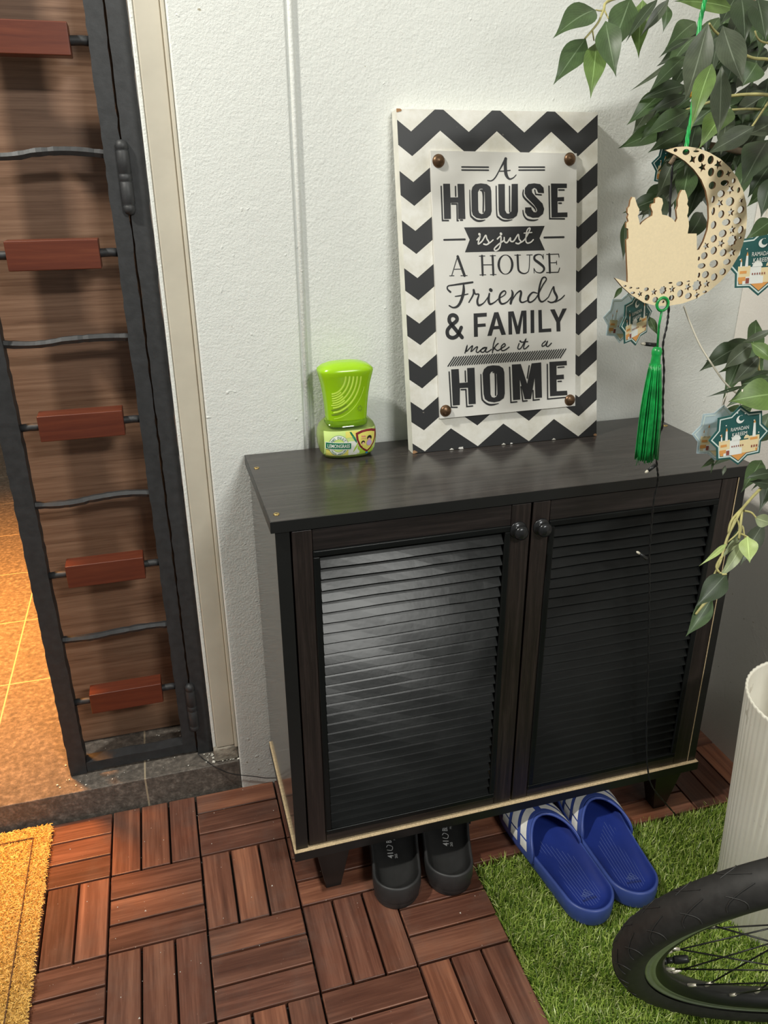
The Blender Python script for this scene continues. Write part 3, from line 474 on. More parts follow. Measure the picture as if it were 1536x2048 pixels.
LEAVES=[[532,-309,1255,473,-329,1224,277,1],[518,-318,1226,473,-338,1179,232,1],[529,-323,1223,509,-355,1165,213,2],[576,-305,1268,545,-323,1208,283,1],[535,-327,1242,533,-364,1185,238,1],[602,-288,1271,583,-323,1208,211,2],[592,-334,1264,546,-353,1219,110,0],[597,-348,1262,569,-344,1227,101,3],[641,-278,1269,633,-289,1240,109,1],[714,-301,1265,636,-299,1269,225,2],[612,-399,1233,573,-433,1158,236,3],[648,-375,1235,655,-414,1177,263,3],[694,-338,1270,684,-369,1220,244,0],[604,-426,1193,571,-452,1130,173,2],[642,-391,1196,616,-438,1126,180,3],[703,-354,1266,698,-385,1220,223,0],[675,-280,1236,638,-278,1216,101,0],[662,-296,1217,608,-311,1176,159,1],[659,-284,1217,605,-274,1180,57,3],[671,-290,1187,611,-291,1170,183,0],[665,-305,1175,611,-310,1155,121,0],[653,-332,1158,590,-338,1128,197,1],[660,-320,1138,606,-327,1113,181,1],[662,-392,1155,616,-409,1115,260,2],[700,-388,1139,636,-394,1110,190,3],[688,-426,1123,640,-456,1077,310,0],[718,-352,1205,698,-357,1180,232,1],[679,-280,1113,644,-304,1062,170,3],[695,-279,1101,667,-306,1048,236,1],[716,-291,1087,682,-316,1037,236,0],[697,-293,1097,713,-322,1042,107,0],[719,-409,1079,681,-420,1056,154,1],[714,-425,1042,675,-434,1023,173,1],[626,-266,1035,611,-295,988,98,0],[704,-424,1088,686,-438,1045,189,0],[612,-298,957,599,-301,942,55,1],[641,-322,922,649,-334,900,88,1],[724,-258,1240,761,-263,1254,188,0],[745,-261,1223,724,-263,1205,190,0],[786,-282,1227,757,-284,1204,230,0],[744,-285,1192,712,-288,1166,230,0],[791,-279,1187,756,-291,1163,233,0],[720,-277,1170,696,-283,1143,190,0],[759,-293,1161,728,-294,1139,190,0],[786,-300,1162,756,-304,1136,169,1],[692,-281,1119,663,-280,1103,149,0],[699,-242,1210,680,-248,1183,128,0],[714,-237,1230,730,-258,1195,192,1],[742,-321,1112,731,-328,1091,104,0],[700,-284,1117,668,-288,1089,149,0],[727,-281,1117,741,-297,1089,129,0],[765,-322,1175,743,-329,1145,143,1],[745,-315,1252,728,-322,1227,178,1],[742,-266,1284,719,-274,1252,225,0],[770,-290,1274,752,-311,1217,222,1],[716,-456,925,672,-460,913,79,3],[678,-472,915,635,-482,890,173,3],[667,-480,917,690,-496,896,143,2],[691,-471,899,648,-484,871,155,3],[708,-474,881,662,-476,871,69,0],[692,-492,879,659,-486,872,97,1],[675,-526,870,615,-522,865,315,2],[655,-496,873,605,-497,864,38,0],[701,-492,837,686,-499,811,138,1],[636,-494,790,609,-502,781,51,1],[632,-494,788,627,-500,772,24,1],[645,-501,781,640,-505,770,40,3],[665,-549,787,630,-551,785,113,0],[671,-546,772,641,-546,779,114,0],[663,-542,777,648,-543,765,23,0],[628,-578,750,646,-586,744,129,4],[611,-591,736,603,-610,714,163,5],[659,-561,733,627,-572,688,172,3],[615,-584,729,574,-600,691,110,4],[618,-574,728,588,-585,709,63,4],[589,-588,729,545,-604,716,54,5],[579,-607,704,536,-619,677,206,0],[567,-606,676,530,-621,643,163,1],[634,-556,728,612,-560,704,86,0],[611,-586,722,580,-600,696,110,4],[717,-479,823,705,-482,811,121,0],[720,-469,849,702,-457,864,121,0],[799,-253,1149,716,-269,1129,170,1],[768,-291,1232,731,-332,1181,183,0],[766,-252,1277,719,-289,1216,170,0],[703,-293,1168,694,-317,1107,173,0],[849,-209,1237,802,-214,1192,245,3],[719,-297,1106,690,-343,1055,181,0],[710,-309,1169,665,-312,1139,214,1],[794,-243,1250,754,-286,1199,234,0],[839,-203,1287,810,-207,1237,172,0],[743,-333,1108,708,-358,1052,194,1],[751,-240,1200,699,-239,1174,198,0],[729,-264,1189,699,-298,1140,168,3],[726,-270,1245,685,-319,1187,168,0],[754,-213,1177,739,-242,1114,190,3],[803,-180,1282,774,-226,1222,180,3],[815,-193,1267,778,-207,1225,174,1],[786,-200,1206,711,-201,1177,210,3],[753,-239,1234,691,-255,1214,203,0],[770,-278,1191,740,-316,1141,225,0],[707,-282,1137,670,-288,1107,202,3],[767,-225,1198,701,-252,1165,218,1],[828,-241,1200,797,-255,1154,207,3],[815,-242,1222,752,-244,1187,230,3],[755,-263,1215,734,-283,1152,187,1],[769,-203,1273,711,-241,1220,206,1],[774,-222,1186,741,-238,1122,215,1],[805,-223,1247,760,-234,1216,184,0],[856,-194,1272,808,-209,1225,199,3],[759,-294,1173,711,-294,1158,179,1],[806,-280,1157,746,-272,1142,186,1],[784,-216,1181,714,-234,1155,222,0],[765,-243,1254,734,-245,1217,168,3],[732,-207,1266,681,-225,1232,232,1],[750,-294,1104,703,-308,1057,228,0],[822,-196,1244,778,-206,1200,249,1],[783,-291,1250,728,-292,1211,158,0],[817,-228,1283,767,-266,1220,182,0],[783,-306,1150,726,-325,1099,223,3],[791,-270,1274,750,-300,1219,210,0],[787,-223,1221,749,-227,1189,203,0],[769,-320,1179,711,-330,1153,206,3],[802,-259,1127,744,-286,1079,239,1],[840,-202,1278,788,-204,1245,230,0],[736,-242,1197,700,-245,1157,209,0],[754,-193,1247,701,-180,1219,225,0],[780,-331,1152,722,-342,1132,224,3],[814,-290,1101,783,-296,1061,229,0],[762,-266,1269,740,-268,1233,198,3],[720,-312,1166,697,-342,1110,180,3],[781,-201,1278,753,-231,1219,237,1],[747,-282,1237,719,-301,1181,226,0],[799,-277,1199,782,-295,1157,204,0],[743,-208,1263,706,-236,1202,189,1],[684,-305,1148,651,-342,1088,172,0],[716,-279,1116,687,-302,1060,226,0],[738,-277,1170,693,-309,1130,209,3],[755,-282,1127,694,-305,1088,193,0],[707,-251,1245,649,-276,1194,184,1],[766,-277,1121,733,-281,1075,177,0],[742,-240,1125,704,-243,1079,234,0],[829,-188,1286,789,-206,1230,174,0],[822,-219,1202,802,-242,1142,224,3],[752,-224,1203,693,-244,1160,237,3],[689,-246,1177,646,-281,1121,175,0],[650,-281,1182,601,-285,1143,189,1],[686,-299,1165,629,-316,1118,181,0],[737,-218,1186,710,-255,1130,219,1],[680,-259,1196,653,-261,1155,162,0],[671,-256,1159,634,-264,1126,170,1],[704,-291,1186,647,-298,1154,182,1],[713,-237,1172,651,-239,1136,200,0],[705,-242,1192,653,-246,1167,173,1],[646,-276,1179,609,-286,1134,161,3],[699,-227,1145,637,-212,1120,228,1],[742,-222,1158,678,-236,1118,205,3],[720,-251,1122,659,-272,1092,197,0],[659,-319,1081,627,-317,1043,197,3],[668,-323,1098,636,-363,1051,224,1],[639,-320,1068,621,-333,1020,202,0],[710,-283,1094,682,-310,1037,235,1],[698,-242,1079,654,-258,1035,231,0],[696,-297,1038,673,-326,977,169,0],[663,-289,1064,611,-281,1044,184,0],[698,-265,1067,632,-283,1042,231,3],[717,-297,1045,670,-327,1007,203,0],[757,-367,884,708,-402,828,226,1],[772,-402,848,727,-391,820,204,1],[724,-448,867,668,-458,836,191,1],[805,-357,878,725,-366,852,224,1],[774,-351,878,764,-376,813,194,0],[745,-380,891,685,-379,860,235,0],[745,-432,911,727,-457,850,181,3],[761,-402,876,745,-422,831,222,1],[749,-388,923,708,-428,873,229,1],[776,-360,888,694,-377,872,188,0],[721,-449,800,669,-450,758,206,0],[746,-414,819,670,-424,797,196,1],[726,-468,768,678,-496,741,183,1],[737,-415,813,698,-416,780,210,3],[730,-472,803,676,-473,794,161,0],[791,-423,739,746,-459,690,208,0]]
BRANCH=[[[[819,-333,1186],[787,-330,1221],[746,-312,1260],[714,-316,1281]],4],[[[861,-342,1093],[785,-336,1108],[746,-322,1114],[707,-307,1122],[684,-289,1122],[669,-283,1101]],5],[[[796,-336,1164],[744,-351,1173],[703,-339,1173],[680,-324,1166],[649,-330,1158]],2.2],[[[793,-327,1208],[746,-335,1211],[708,-346,1212],[664,-347,1232],[642,-360,1239]],2],[[[626,-301,1282],[556,-300,1267],[540,-312,1254],[533,-315,1242],[517,-318,1226]],1.8],[[[540,-312,1254],[535,-311,1254],[532,-309,1255]],1],[[[526,-317,1234],[526,-322,1224]],1],[[[547,-302,1256],[544,-317,1246]],1],[[[831,-330,1150],[756,-326,1160],[669,-383,1155]],1.8],[[[756,-335,1167],[704,-378,1139],[693,-379,1128]],1.4],[[[767,-501,783],[722,-490,855],[697,-471,878],[689,-472,899]],2],[[[767,-501,783],[707,-521,777],[662,-545,770],[625,-563,757],[607,-574,746],[596,-579,729],[581,-593,713],[575,-596,703],[558,-607,691]],1.9],[[[625,-563,757],[604,-572,747],[599,-577,734],[608,-573,749],[610,-579,737],[596,-580,725]],1.5],[[[623,-563,755],[613,-576,746],[609,-582,729],[614,-578,742],[615,-584,729]],1.5],[[[624,-565,753],[632,-568,751],[629,-579,750]],1.5],[[[612,-581,734],[612,-592,735]],1.2],[[[582,-592,716],[576,-594,706],[573,-606,704],[578,-608,704]],1.6],[[[566,-605,676],[552,-613,675],[542,-615,665]],2.0],[[[563,-605,675],[567,-606,676]],1.0],[[[797,-332,1175],[760,-334,1220],[724,-343,1228],[720,-337,1238]],1.5]]
CABLE=[[6124,-3700,10994],[6170,-3700,10519],[6276,-3700,9963],[6337,-3700,9425],[6332,-3720,9200],[6301,-3740,8961],[6381,-3720,8639],[6444,-3700,8241],[6529,-3650,7885],[6583,-3500,7556],[6682,-3450,7242],[6771,-3400,6993],[6791,-3350,6669],[6852,-3300,6171],[6928,-3250,5731],[7058,-3200,5093],[7185,-3150,4421],[7353,-3100,3412],[7481,-3100,2374],[7636,-3100,1477],[7789,-3120,984],[8104,-3150,546],[8350,-3200,230]]
PODS=[[[6442,-3400,8887],[6210,-3400,8920]],[[6695,-3400,7223],[6545,-3400,7122]],[[6772,-3400,5769],[6587,-3400,5909]]]
SILVER=[[6326,-4000,9470],[6425,-4000,9302],[6557,-4100,9016],[6701,-4200,8786],[6841,-4300,8585],[7006,-4400,8443],[7223,-4500,8390]]
CORD=[[6542,-3300,12845],[6534,-3300,12613],[6514,-3300,12446],[6457,-3400,12070],[6404,-3500,11814],[6289,-3700,11501],[6130,-3900,11292],[6062,-4000,11126]]
CARDS=[[[0.6359,-0.5236,0.825],0.0348,8,5,0],[[0.6286,-0.5004,0.8215],0.0328,0,8,1],[[0.7644,-0.3613,0.9889],0.0411,5,-5,0],[[0.6066,-0.345,0.9243],0.0343,10,40,0],[[0.6011,-0.327,0.9229],0.0316,-5,20,1],[[0.6856,-0.2651,1.1002],0.0293,-5,10,0]]
BEAD=[[6376,-3550,11769],[6359,-3550,11680]]
TASSEL=[[6013,-4000,9519],[6020,-4000,9265],[6041,-4000,8998],[6055,-4000,8602],[6124,-4000,7596]]
WIRE=[[136,300,742],[260,200,638],[428,0,608],[644,-60,460],[870,-80,358],[1149,-80,249],[1337,-80,164],[1548,-80,109]]

# ------------------------------------------------------------------ the setting
def struct(mb, name, **kw):
    o = mb.build(name, **kw); o['kind'] = 'structure'; return o
b = MB(); b.box(-2.5, 2.2, -3.0, 0.004, -0.08, -0.022, M['concrete']); struct(b, 'floor')
# raised threshold and the indoor floor behind it
b = MB(); b.box(-2.5, 0.089, 0.004, 2.6, -0.022, 0.0605, M['stone']); struct(b, 'trim_step', bevel=0.002)
# left stretch of wall beside the door
b = MB(); b.box(0.0895, 0.2435, -0.0035, 0.25, -0.022, 2.6, M['wall']); struct(b, 'wall_left', bevel=0.003)
b = MB(); b.box(0.2435, 1.30, -0.001, 0.25, -0.022, 2.6, M['wall'])
struct(b, 'wall_back')
b = MB(); b.tube([(0.2505, -0.001, -0.02), (0.2505, -0.001, 2.6)], 0.0042, M['wall'], 12); struct(b, 'trim_bead')
b = MB(); b.box(1.048, 1.25, -1.25, -0.001, -0.022, 2.6, M['side']); struct(b, 'wall_right', bevel=0.002)
b = MB(); b.box(-2.5, 1.3, 2.6, 2.7, 0.0, 2.6, plain('indoor_wall', (0.45, 0.30, 0.16), 0.7)); struct(b, 'wall_indoor')
b = MB(); b.box(-2.5, 1.30, -3.0, 2.7, 2.6, 2.7, M['wall']); struct(b, 'ceiling')
# door frame (cream, with a shallow step) and the white sealant strip at its left edge
b = MB()
b.box(0.0500, 0.0835, 0.012, 0.22, 0.093, 2.3, M['jamb']); b.box(0.0835, 0.0893, 0.004, 0.22, 0.093, 2.3, M['jamb'])
b.box(0.0435, 0.0500, 0.018, 0.22, 0.075, 2.3, M['wall']); struct(b, 'trim_door_frame', bevel=0.0022)
b = MB()
b.box(0.0435, 0.0893, 0.010, 0.22, 0.0605, 0.093, M['mortar']); struct(b, 'trim_mortar', bevel=0.004)
# veneered door standing behind the gate
b = MB(); b.box(-0.226, 0.05, 0.140, 0.182, 0.064, 2.25, M['door'])
d = struct(b, 'door_1', bevel=0.0015)

# ------------------------------------------------------------------ iron gate leaf
gate = thing('iron_gate', 'black iron gate leaf with red wooden blocks on its bars, before the brown door', 'gate', (-0.1, 0.06, 0.062))
gate_parts = []
def rel(mb, root):   # world-space mesh into the root's frame
    l = root.location; mb.v = [(x - l.x, y - l.y, z - l.z) for x, y, z in mb.v]; return mb
def rough_bar(x0, x1, y0, y1, z0, z1, ax, m, seg=0.012, amp=0.0009):
    """Square iron bar whose edges are hammered uneven."""
    mb = MB(); lo, hi = (z0, z1) if ax == 'z' else (x0, x1)
    n = max(2, int((hi - lo) / seg)); b0 = 0
    for i in range(n + 1):
        t = lo + (hi - lo) * i / n
        j = [random.uniform(-amp, amp) for _ in range(4)]
        if ax == 'z': mb.v += [(x0 + j[0], y0, t), (x1 + j[1], y0, t), (x1 + j[1], y1, t), (x0 + j[0], y1, t)]
        else: mb.v += [(t, y0, z0 + j[0]), (t, y0, z1 + j[1]), (t, y1, z1 + j[1]), (t, y1, z0 + j[0])]
    for i in range(n):
        for k in range(4):
            k2 = (k + 1) % 4; mb.face([4 * i + k, 4 * i + k2, 4 * i + 4 + k2, 4 * i + 4 + k] if ax == 'z' else [4 * i + k2, 4 * i + k, 4 * i + 4 + k, 4 * i + 4 + k2], m)
    mb.face([3, 2, 1, 0], m); e = 4 * n; mb.face([e, e + 1, e + 2, e + 3], m)
    return mb
rel(rough_bar(-0.2175, -0.1880, 0.048, 0.074, 0.063, 2.15, 'z', M['iron']), gate).build('stile', gate)
rel(rough_bar(-0.0115, 0.0122, 0.048, 0.074, 0.066, 2.15, 'z', M['iron']), gate).build('stile', gate)
rel(rough_bar(-0.1875, -0.0112, 0.0485, 0.0735, 0.066, 0.086, 'x', M['iron']), gate).build('bottom_rail', gate)
zs_block = [1.2545, 0.986, 0.732, 0.474, 0.2145, 1.52, 1.78, 2.04]
zs_twist = [1.1175, 0.862, 0.603, 0.348, 1.386, 1.65, 1.91]
for z in zs_block:
    mb = MB()
    mb.tube([(-0.190, 0.061, z), (-0.178, 0.061, z + 0.0006), (-0.158, 0.061, z), (-0.036, 0.061, z), (-0.020, 0.061, z + 0.0006), (-0.009, 0.061, z)], 0.0062, M['iron'], 8)
    bar = rel(mb, gate).build('bar', gate)
    mb = MB(); dz = 0.0205 if z < 1.2 else 0.0195
    mb.box(-0.1605, -0.0350, 0.045, 0.078, z - dz, z + dz, M['block']); rel(mb, gate).build('grip_block', gate, bevel=0.0015)
for q, z in enumerate(zs_twist):
    pts = []
    for i in range(25):
        t = i / 24; x = -0.190 + 0.181 * t
        w = -0.0035 * math.sin(math.pi * min(1, t * 2.2)) + (0.004 if q % 2 == 0 else 0.002) * math.sin(math.pi * max(0, (t - 0.4) / 0.6))
        pts.append((x, 0.061 + 0.0015 * math.sin(9 * t), z + w))
    mb = MB(); mb.tube(pts, [0.0062 + random.uniform(-0.0007, 0.0006) for _ in pts], M['iron'], 6, smooth=False)
    rel(mb, gate).build('twisted_bar', gate)
for z0, z1 in ((1.038, 1.136), (0.119, 0.226), (1.86, 1.96)):
    mb = MB(); h = z1 - z0
    prof = [(0.0001, 0), (0.006, 0.0015), (0.0085, 0.006), (0.0085, 0.012), (0.0075, 0.013), (0.0088, 0.015), (0.0088, h * 0.44), (0.0078, h * 0.45), (0.0088, h * 0.46), (0.0088, h * 0.54), (0.0078, h * 0.55), (0.0088, h * 0.56), (0.0088, h - 0.015), (0.0075, h - 0.013), (0.0085, h - 0.012), (0.0085, h - 0.006), (0.006, h - 0.0015), (0.0001, h)]
    mb.lathe(prof, M['iron'], (0.0142, 0.043, z0), 16); rel(mb, gate).build('hinge', gate)
post = rough_bar(0.0155, 0.0425, 0.044, 0.080, 0.0605, 2.2, 'z', M['iron'])
tag(rel(post, type('L', (), {'location': Vector((0.03, 0.06, 0.0605))})()).build('gate_post'), 'black hammered iron post between the gate hinges and the cream door frame', 'gate post').location = (0.03, 0.06, 0.0605)
mb = MB(); mb.box(0.0122, 0.0155, 0.056, 0.062, 0.068, 2.15, M['rust']); rel(mb, gate).build('rust_strip', gate)

# paint flakes fallen on the step
mb = MB()
for _ in range(95):
    if random.random() < 0.45: x, y, z = random.uniform(0.02, 0.088), random.uniform(0.008, 0.04), 0.062
    else: x, y, z = random.uniform(-0.24, 0.085), random.uniform(0.01, 0.13), 0.062
    r = random.uniform(0.0006, 0.0022) * (1.9 if x > 0.04 else 1); a = random.uniform(0, 6); c = len(mb.v)
    q = [(x + r * math.cos(a + k * 1.57) * random.uniform(.6, 1.3), y + r * math.sin(a + k * 1.57) * random.uniform(.6, 1.3)) for k in range(4)]
    mb.v += [(u, v, z) for u, v in q] + [(u, v, z + 0.0007) for u, v in q]
    mb.face([c + 4, c + 5, c + 6, c + 7], M['flake'])
    for k in range(4): mb.face([c + k, c + (k + 1) % 4, c + 4 + (k + 1) % 4, c + 4 + k], M['flake'])
o = mb.build('paint_flakes'); o['kind'] = 'stuff'; tag(o, 'cream paint flakes scattered on the stone step under the gate', 'paint flakes')

# ------------------------------------------------------------------ deck tiles
def tile_mesh():
    t = thing('deck_tile', 'x', 'deck tile')
    mb = MB(); g = 0.0016
    for qi in range(2):
        for qj in range(2):
            x0 = qi * 0.15; y0 = -0.15 * (qj + 1); w = 0.05
            for k in range(3):
                if (qi + qj) % 2 == 0: mb.box(x0 + k * w + g, x0 + (k + 1) * w - g, y0 + 0.0012, y0 + 0.15 - 0.0012, -0.014, 0.0, M['slat'], 'y')
                else: mb.box(x0 + 0.0012, x0 + 0.15 - 0.0012, y0 + k * w + g, y0 + (k + 1) * w - g, -0.014, 0.0, M['slat'], 'x')
    s = mb.build('slats', t, bevel=0.0016)
    mb = MB()
    mb.box(0.0008, 0.2992, -0.2992, -0.0008, -0.022, -0.0142, M['slatbase']); mb.build('base_grid', t)
    return t
tile = tile_mesh()
def copy_tree(o, parent=None):
    c = o.copy(); COL.objects.link(c)
    if parent: c.parent = parent
    for ch in list(o.children): copy_tree(ch, c)
    return c
tiles = [(-1, 0, 'red-brown slatted deck tile between the stone step and the yellow doormat edge'),
         (0, 0, 'red-brown slatted deck tile against the step, just left of the cabinet corner'),
         (-1, 1, 'red-brown slatted deck tile half hidden by the doormat at the bottom left'),
         (0, 1, 'red-brown slatted deck tile in the open floor in front of the cabinet leg'),
         (1, 0, 'slatted deck tile under the cabinet, carrying its left front leg and the black clogs'),
         (1, 1, 'slatted deck tile bordering the green turf in front of the black clogs'),
         (2, 0, 'dark slatted deck tile under the cabinet behind the blue slides'),
         (3, 0, 'dark slatted deck tile in the corner by the right wall behind the turf')]
for i, (k, j, lab) in enumerate(tiles):
    t = tile if i == 0 else copy_tree(tile)
    t.location = (-0.15 + 0.3 * k, -0.3 * j, 0.0); t['label'] = lab; t['category'] = 'deck tile'; t['group'] = 'slatted wooden deck tiles'

mb = MB()
for _ in range(130):
    x, y = random.uniform(-0.25, 0.44), random.uniform(-0.58, -0.005); r = random.uniform(0.0004, 0.0013) * (1.6 if random.random() < .1 else 1); c = len(mb.v); a = random.uniform(0, 6)
    q = [(x + r * math.cos(a + k_ * 2.1) , y + r * math.sin(a + k_ * 2.1)) for k_ in range(3)]
    mb.v += [(u, v, 0.0002) for u, v in q] + [(x, y, 0.0002 + r)]
    for f in ((0, 1, 3), (1, 2, 3), (2, 0, 3), (2, 1, 0)): mb.face([c + i for i in f], M['flake'])
o = mb.build('grit'); o['kind'] = 'stuff'; tag(o, 'pale grit and crumbs scattered over the wooden deck tiles', 'grit')

# ------------------------------------------------------------------ artificial turf
turf = thing('turf_mat', 'bright green artificial grass mat under the blue slides and the bicycle wheel', 'artificial grass', (0.45, -0.30, -0.022))
mb = MB(); mb.box(0.452, 1.046, -1.15, -0.302, -0.0218, -0.016, M['turfback']); rel(mb, turf).build('backing', turf)
def blades(n, x0, x1, y0, y1, zb, lmin, lmax, w, lean, name, m, parent, origin, tintpow=1.0):
    bx = RNG.uniform(x0, x1, n); by = RNG.uniform(y0, y1, n); L = RNG.uniform(lmin, lmax, n)
    th = RNG.uniform(0, 2 * np.pi, n); ln = np.abs(RNG.normal(0, lean, n)).clip(0, 1.5)
    dx, dy = np.cos(th), np.sin(th); wth = th + np.pi / 2 + RNG.normal(0, 0.6, n)
    wx, wy = np.cos(wth) * w / 2, np.sin(wth) * w / 2
    h1 = L * 0.55 * np.cos(ln * 0.6); o1 = L * 0.55 * np.sin(ln * 0.6)
    h2 = h1 + L * 0.45 * np.cos(ln * 1.25); o2 = o1 + L * 0.45 * np.sin(ln * 1.25)
    V = np.zeros((n, 5, 3))
    V[:, 0] = np.c_[bx - wx, by - wy, np.full(n, zb)]; V[:, 1] = np.c_[bx + wx, by + wy, np.full(n, zb)]
    V[:, 2] = np.c_[bx + dx * o1 + wx * .9, by + dy * o1 + wy * .9, zb + h1]; V[:, 3] = np.c_[bx + dx * o1 - wx * .9, by + dy * o1 - wy * .9, zb + h1]
    V[:, 4] = np.c_[bx + dx * o2, by + dy * o2, zb + h2]
    V -= np.array(origin)
    k = (np.arange(n) * 5)[:, None]
    F = np.concatenate([k + np.array([0, 1, 2]), k + np.array([0, 2, 3]), k + np.array([3, 2, 4])], 1).ravel()
    tint = np.repeat(RNG.uniform(0, 1, n) ** tintpow, 5)
    return np_mesh(name, V.reshape(-1, 3), F, 3, m, tint, parent)
pile = blades(105000, 0.4535, 1.045, -1.0, -0.303, -0.016, 0.017, 0.031, 0.0017, 1.0, 'pile', M['grass'], turf, tuple(turf.location), 1.0)
pile['kind'] = 'stuff'

# ------------------------------------------------------------------ doormat
matt = thing('doormat', 'golden yellow coir doormat with a thin dark border line, below the step', 'doormat', (-0.25, -0.01, 0.0))
MX, MY = -0.2545, -0.010   # back right corner
mb = MB(); mb.box(-0.86, MX - 0.001, -0.47, MY - 0.001, 0.0006, 0.009, M['coirbase']); rel(mb, matt).build('mat_base', matt, bevel=0.003)
mb = MB(); z0, z1 = 0.009, 0.0132; i0 = 0.027; lw = 0.0016
mb.box(MX - i0 - lw, MX - i0, -0.44, MY - i0, z0, z1, M['coirline']); mb.box(-0.83, MX - i0, MY - i0, MY - i0 + lw, z0, z1, M['coirline'])
rel(mb, matt).build('border_line', matt)
def fibres():
    n = 122000; cx = np.r_[RNG.uniform(-0.40, MX, 52000), RNG.uniform(-0.86, -0.40, 70000)]; cy = RNG.uniform(-0.47, MY, n); cz = 0.0085 + RNG.uniform(0, 0.0035, n)
    jit = 0.002 * np.sin(cy * 240 + 1.3) + 0.001 * np.sin(cy * 611); cx = np.minimum(cx, MX + jit)
    onl = (np.abs(cx - (MX - i0)) < 0.0014) | (np.abs(cy - (MY - i0 )) < 0.0014) & (cx < MX - i0)
    keep = ~onl; cx, cy, cz = cx[keep], cy[keep], cz[keep]; n = len(cx)
    th = RNG.uniform(0, 2 * np.pi, n); cur = RNG.normal(0, 1.4, n); seg = 0.0022; w = 0.00045
    V = np.zeros((n, 8, 3)); x, y, z = cx.copy(), cy.copy(), cz.copy(); a = th.copy()
    arch = RNG.uniform(0.0004, 0.0018, n)
    for i in range(4):
        px, py = -np.sin(a) * w, np.cos(a) * w; hz = z + arch * math.sin(math.pi * i / 3)
        V[:, 2 * i] = np.c_[x + px, y + py, hz]; V[:, 2 * i + 1] = np.c_[x - px, y - py, hz - w]
        x = x + np.cos(a) * seg; y = y + np.sin(a) * seg; a = a + cur * 0.55
    V -= np.array(tuple(matt.location)); k = (np.arange(n) * 8)[:, None]
    F = np.concatenate([k + np.array([2 * i, 2 * i + 1, 2 * i + 3, 2 * i + 2]) for i in range(3)], 1).ravel()
    return np_mesh('coir_pile', V.reshape(-1, 3), F, 4, M['coir'], np.repeat(RNG.uniform(0, 1, n), 8), matt)
fibres()['kind'] = 'stuff'

# ------------------------------------------------------------------ shoe cabinet
CX0, CX1, CYF, CYB, ZT = 0.1440, 0.8920, -0.2815, -0.008, 0.6785
cab = thing('shoe_cabinet', 'black-brown two-door louvred shoe cabinet against the white wall', 'cabinet', (0.518, -0.15, 0.0))
C_ = cab
mb = MB(); mb.box(CX0, CX1, CYF, CYB, ZT - 0.0165, ZT, M['cabtop']); top = rel(mb, C_).build('top_panel', C_, bevel=0.0008)
mb = MB(); mb.box(CX0 - 0.0002, CX1 + 0.0002, CYF - 0.0006, CYF + 0.0002, ZT - 0.0163, ZT - 0.0004, M['cabedge']); rel(mb, C_).build('edge_band', C_); mb = MB(); mb.box(CX0 - 0.0006, CX0 + 0.0001, CYF, CYB, ZT - 0.0163, ZT - 0.0004, M['cabedge'])
rel(mb, C_).build('edge_band', C_)
mb = MB(); mb.box(0.1495, 0.1515, -0.2760, CYB, 0.107, ZT - 0.0167, M['panel']); mb.box(0.1515, 0.1685, -0.2760, CYB, 0.107, ZT - 0.0167, M['cabedge']); mb.box(0.1495, 0.1685, -0.2770, -0.2761, 0.107, ZT - 0.0167, M['cabedge'])
rel(mb, C_).build('side_panel', C_)
mb = MB(); mb.box(0.8695, 0.8855, -0.2760, CYB, 0.107, ZT - 0.0167, M['cabedge']); mb.box(0.8695, 0.8712, -0.2769, -0.2759, 0.107, ZT - 0.020, M['chip']); mb.box(0.8712, 0.8855, -0.2770, -0.2761, 0.107, ZT - 0.0167, M['cabedge'])
rel(mb, C_).build('side_panel', C_)
mb = MB(); mb.box(0.146, 0.8895, -0.2835, CYB, 0.0895, 0.1064, M['cabedge']); mb.box(0.1462, 0.8893, -0.2833, CYB, 0.1064, 0.1071, M['chip'])
rel(mb, C_).build('bottom_panel', C_)
mb = MB(); mb.box(0.1685, 0.8695, -0.0125, CYB, 0.107, ZT - 0.0167, M['cabedge']); rel(mb, C_).build('back_panel', C_)
for sx, sy in ((0.2090, -0.256), (0.8330, -0.256), (0.2090, -0.040), (0.8330, -0.040)):
    mb = MB(); c = len(mb.v)
    for z, wx, wy in ((0.0, 0.0125, 0.0125), (0.089, 0.027, 0.024)):
        mb.v += [(sx - wx, sy - wy, z), (sx + wx, sy - wy, z), (sx + wx, sy + wy, z), (sx - wx, sy + wy, z)]
    mb.face([3, 2, 1, 0], M['cabedge']); mb.face([4, 5, 6, 7], M['cabedge'])
    for k in range(4): mb.face([k, (k + 1) % 4, 4 + (k + 1) % 4, 4 + k], M['cabedge'])
    rel(mb, C_).build('leg', C_, bevel=0.001)
for x, y in ((0.1540, -0.075), (0.1555, -0.2585), (0.880, -0.067), (0.8805, -0.2585)):
    mb = MB(); mb.lathe([(0.0042, 0), (0.0042, 0.0006), (0.0036, 0.0012), (0.0014, 0.0012), (0.0001, 0.0004)], M['brass'], (x, y, ZT), 14)
    mb.box(x - 0.0016, x + 0.0016, y - 0.0003, y + 0.0003, ZT + 0.0008, ZT + 0.0014, M['iron'])
    rel(mb, C_).build('screw', C_)
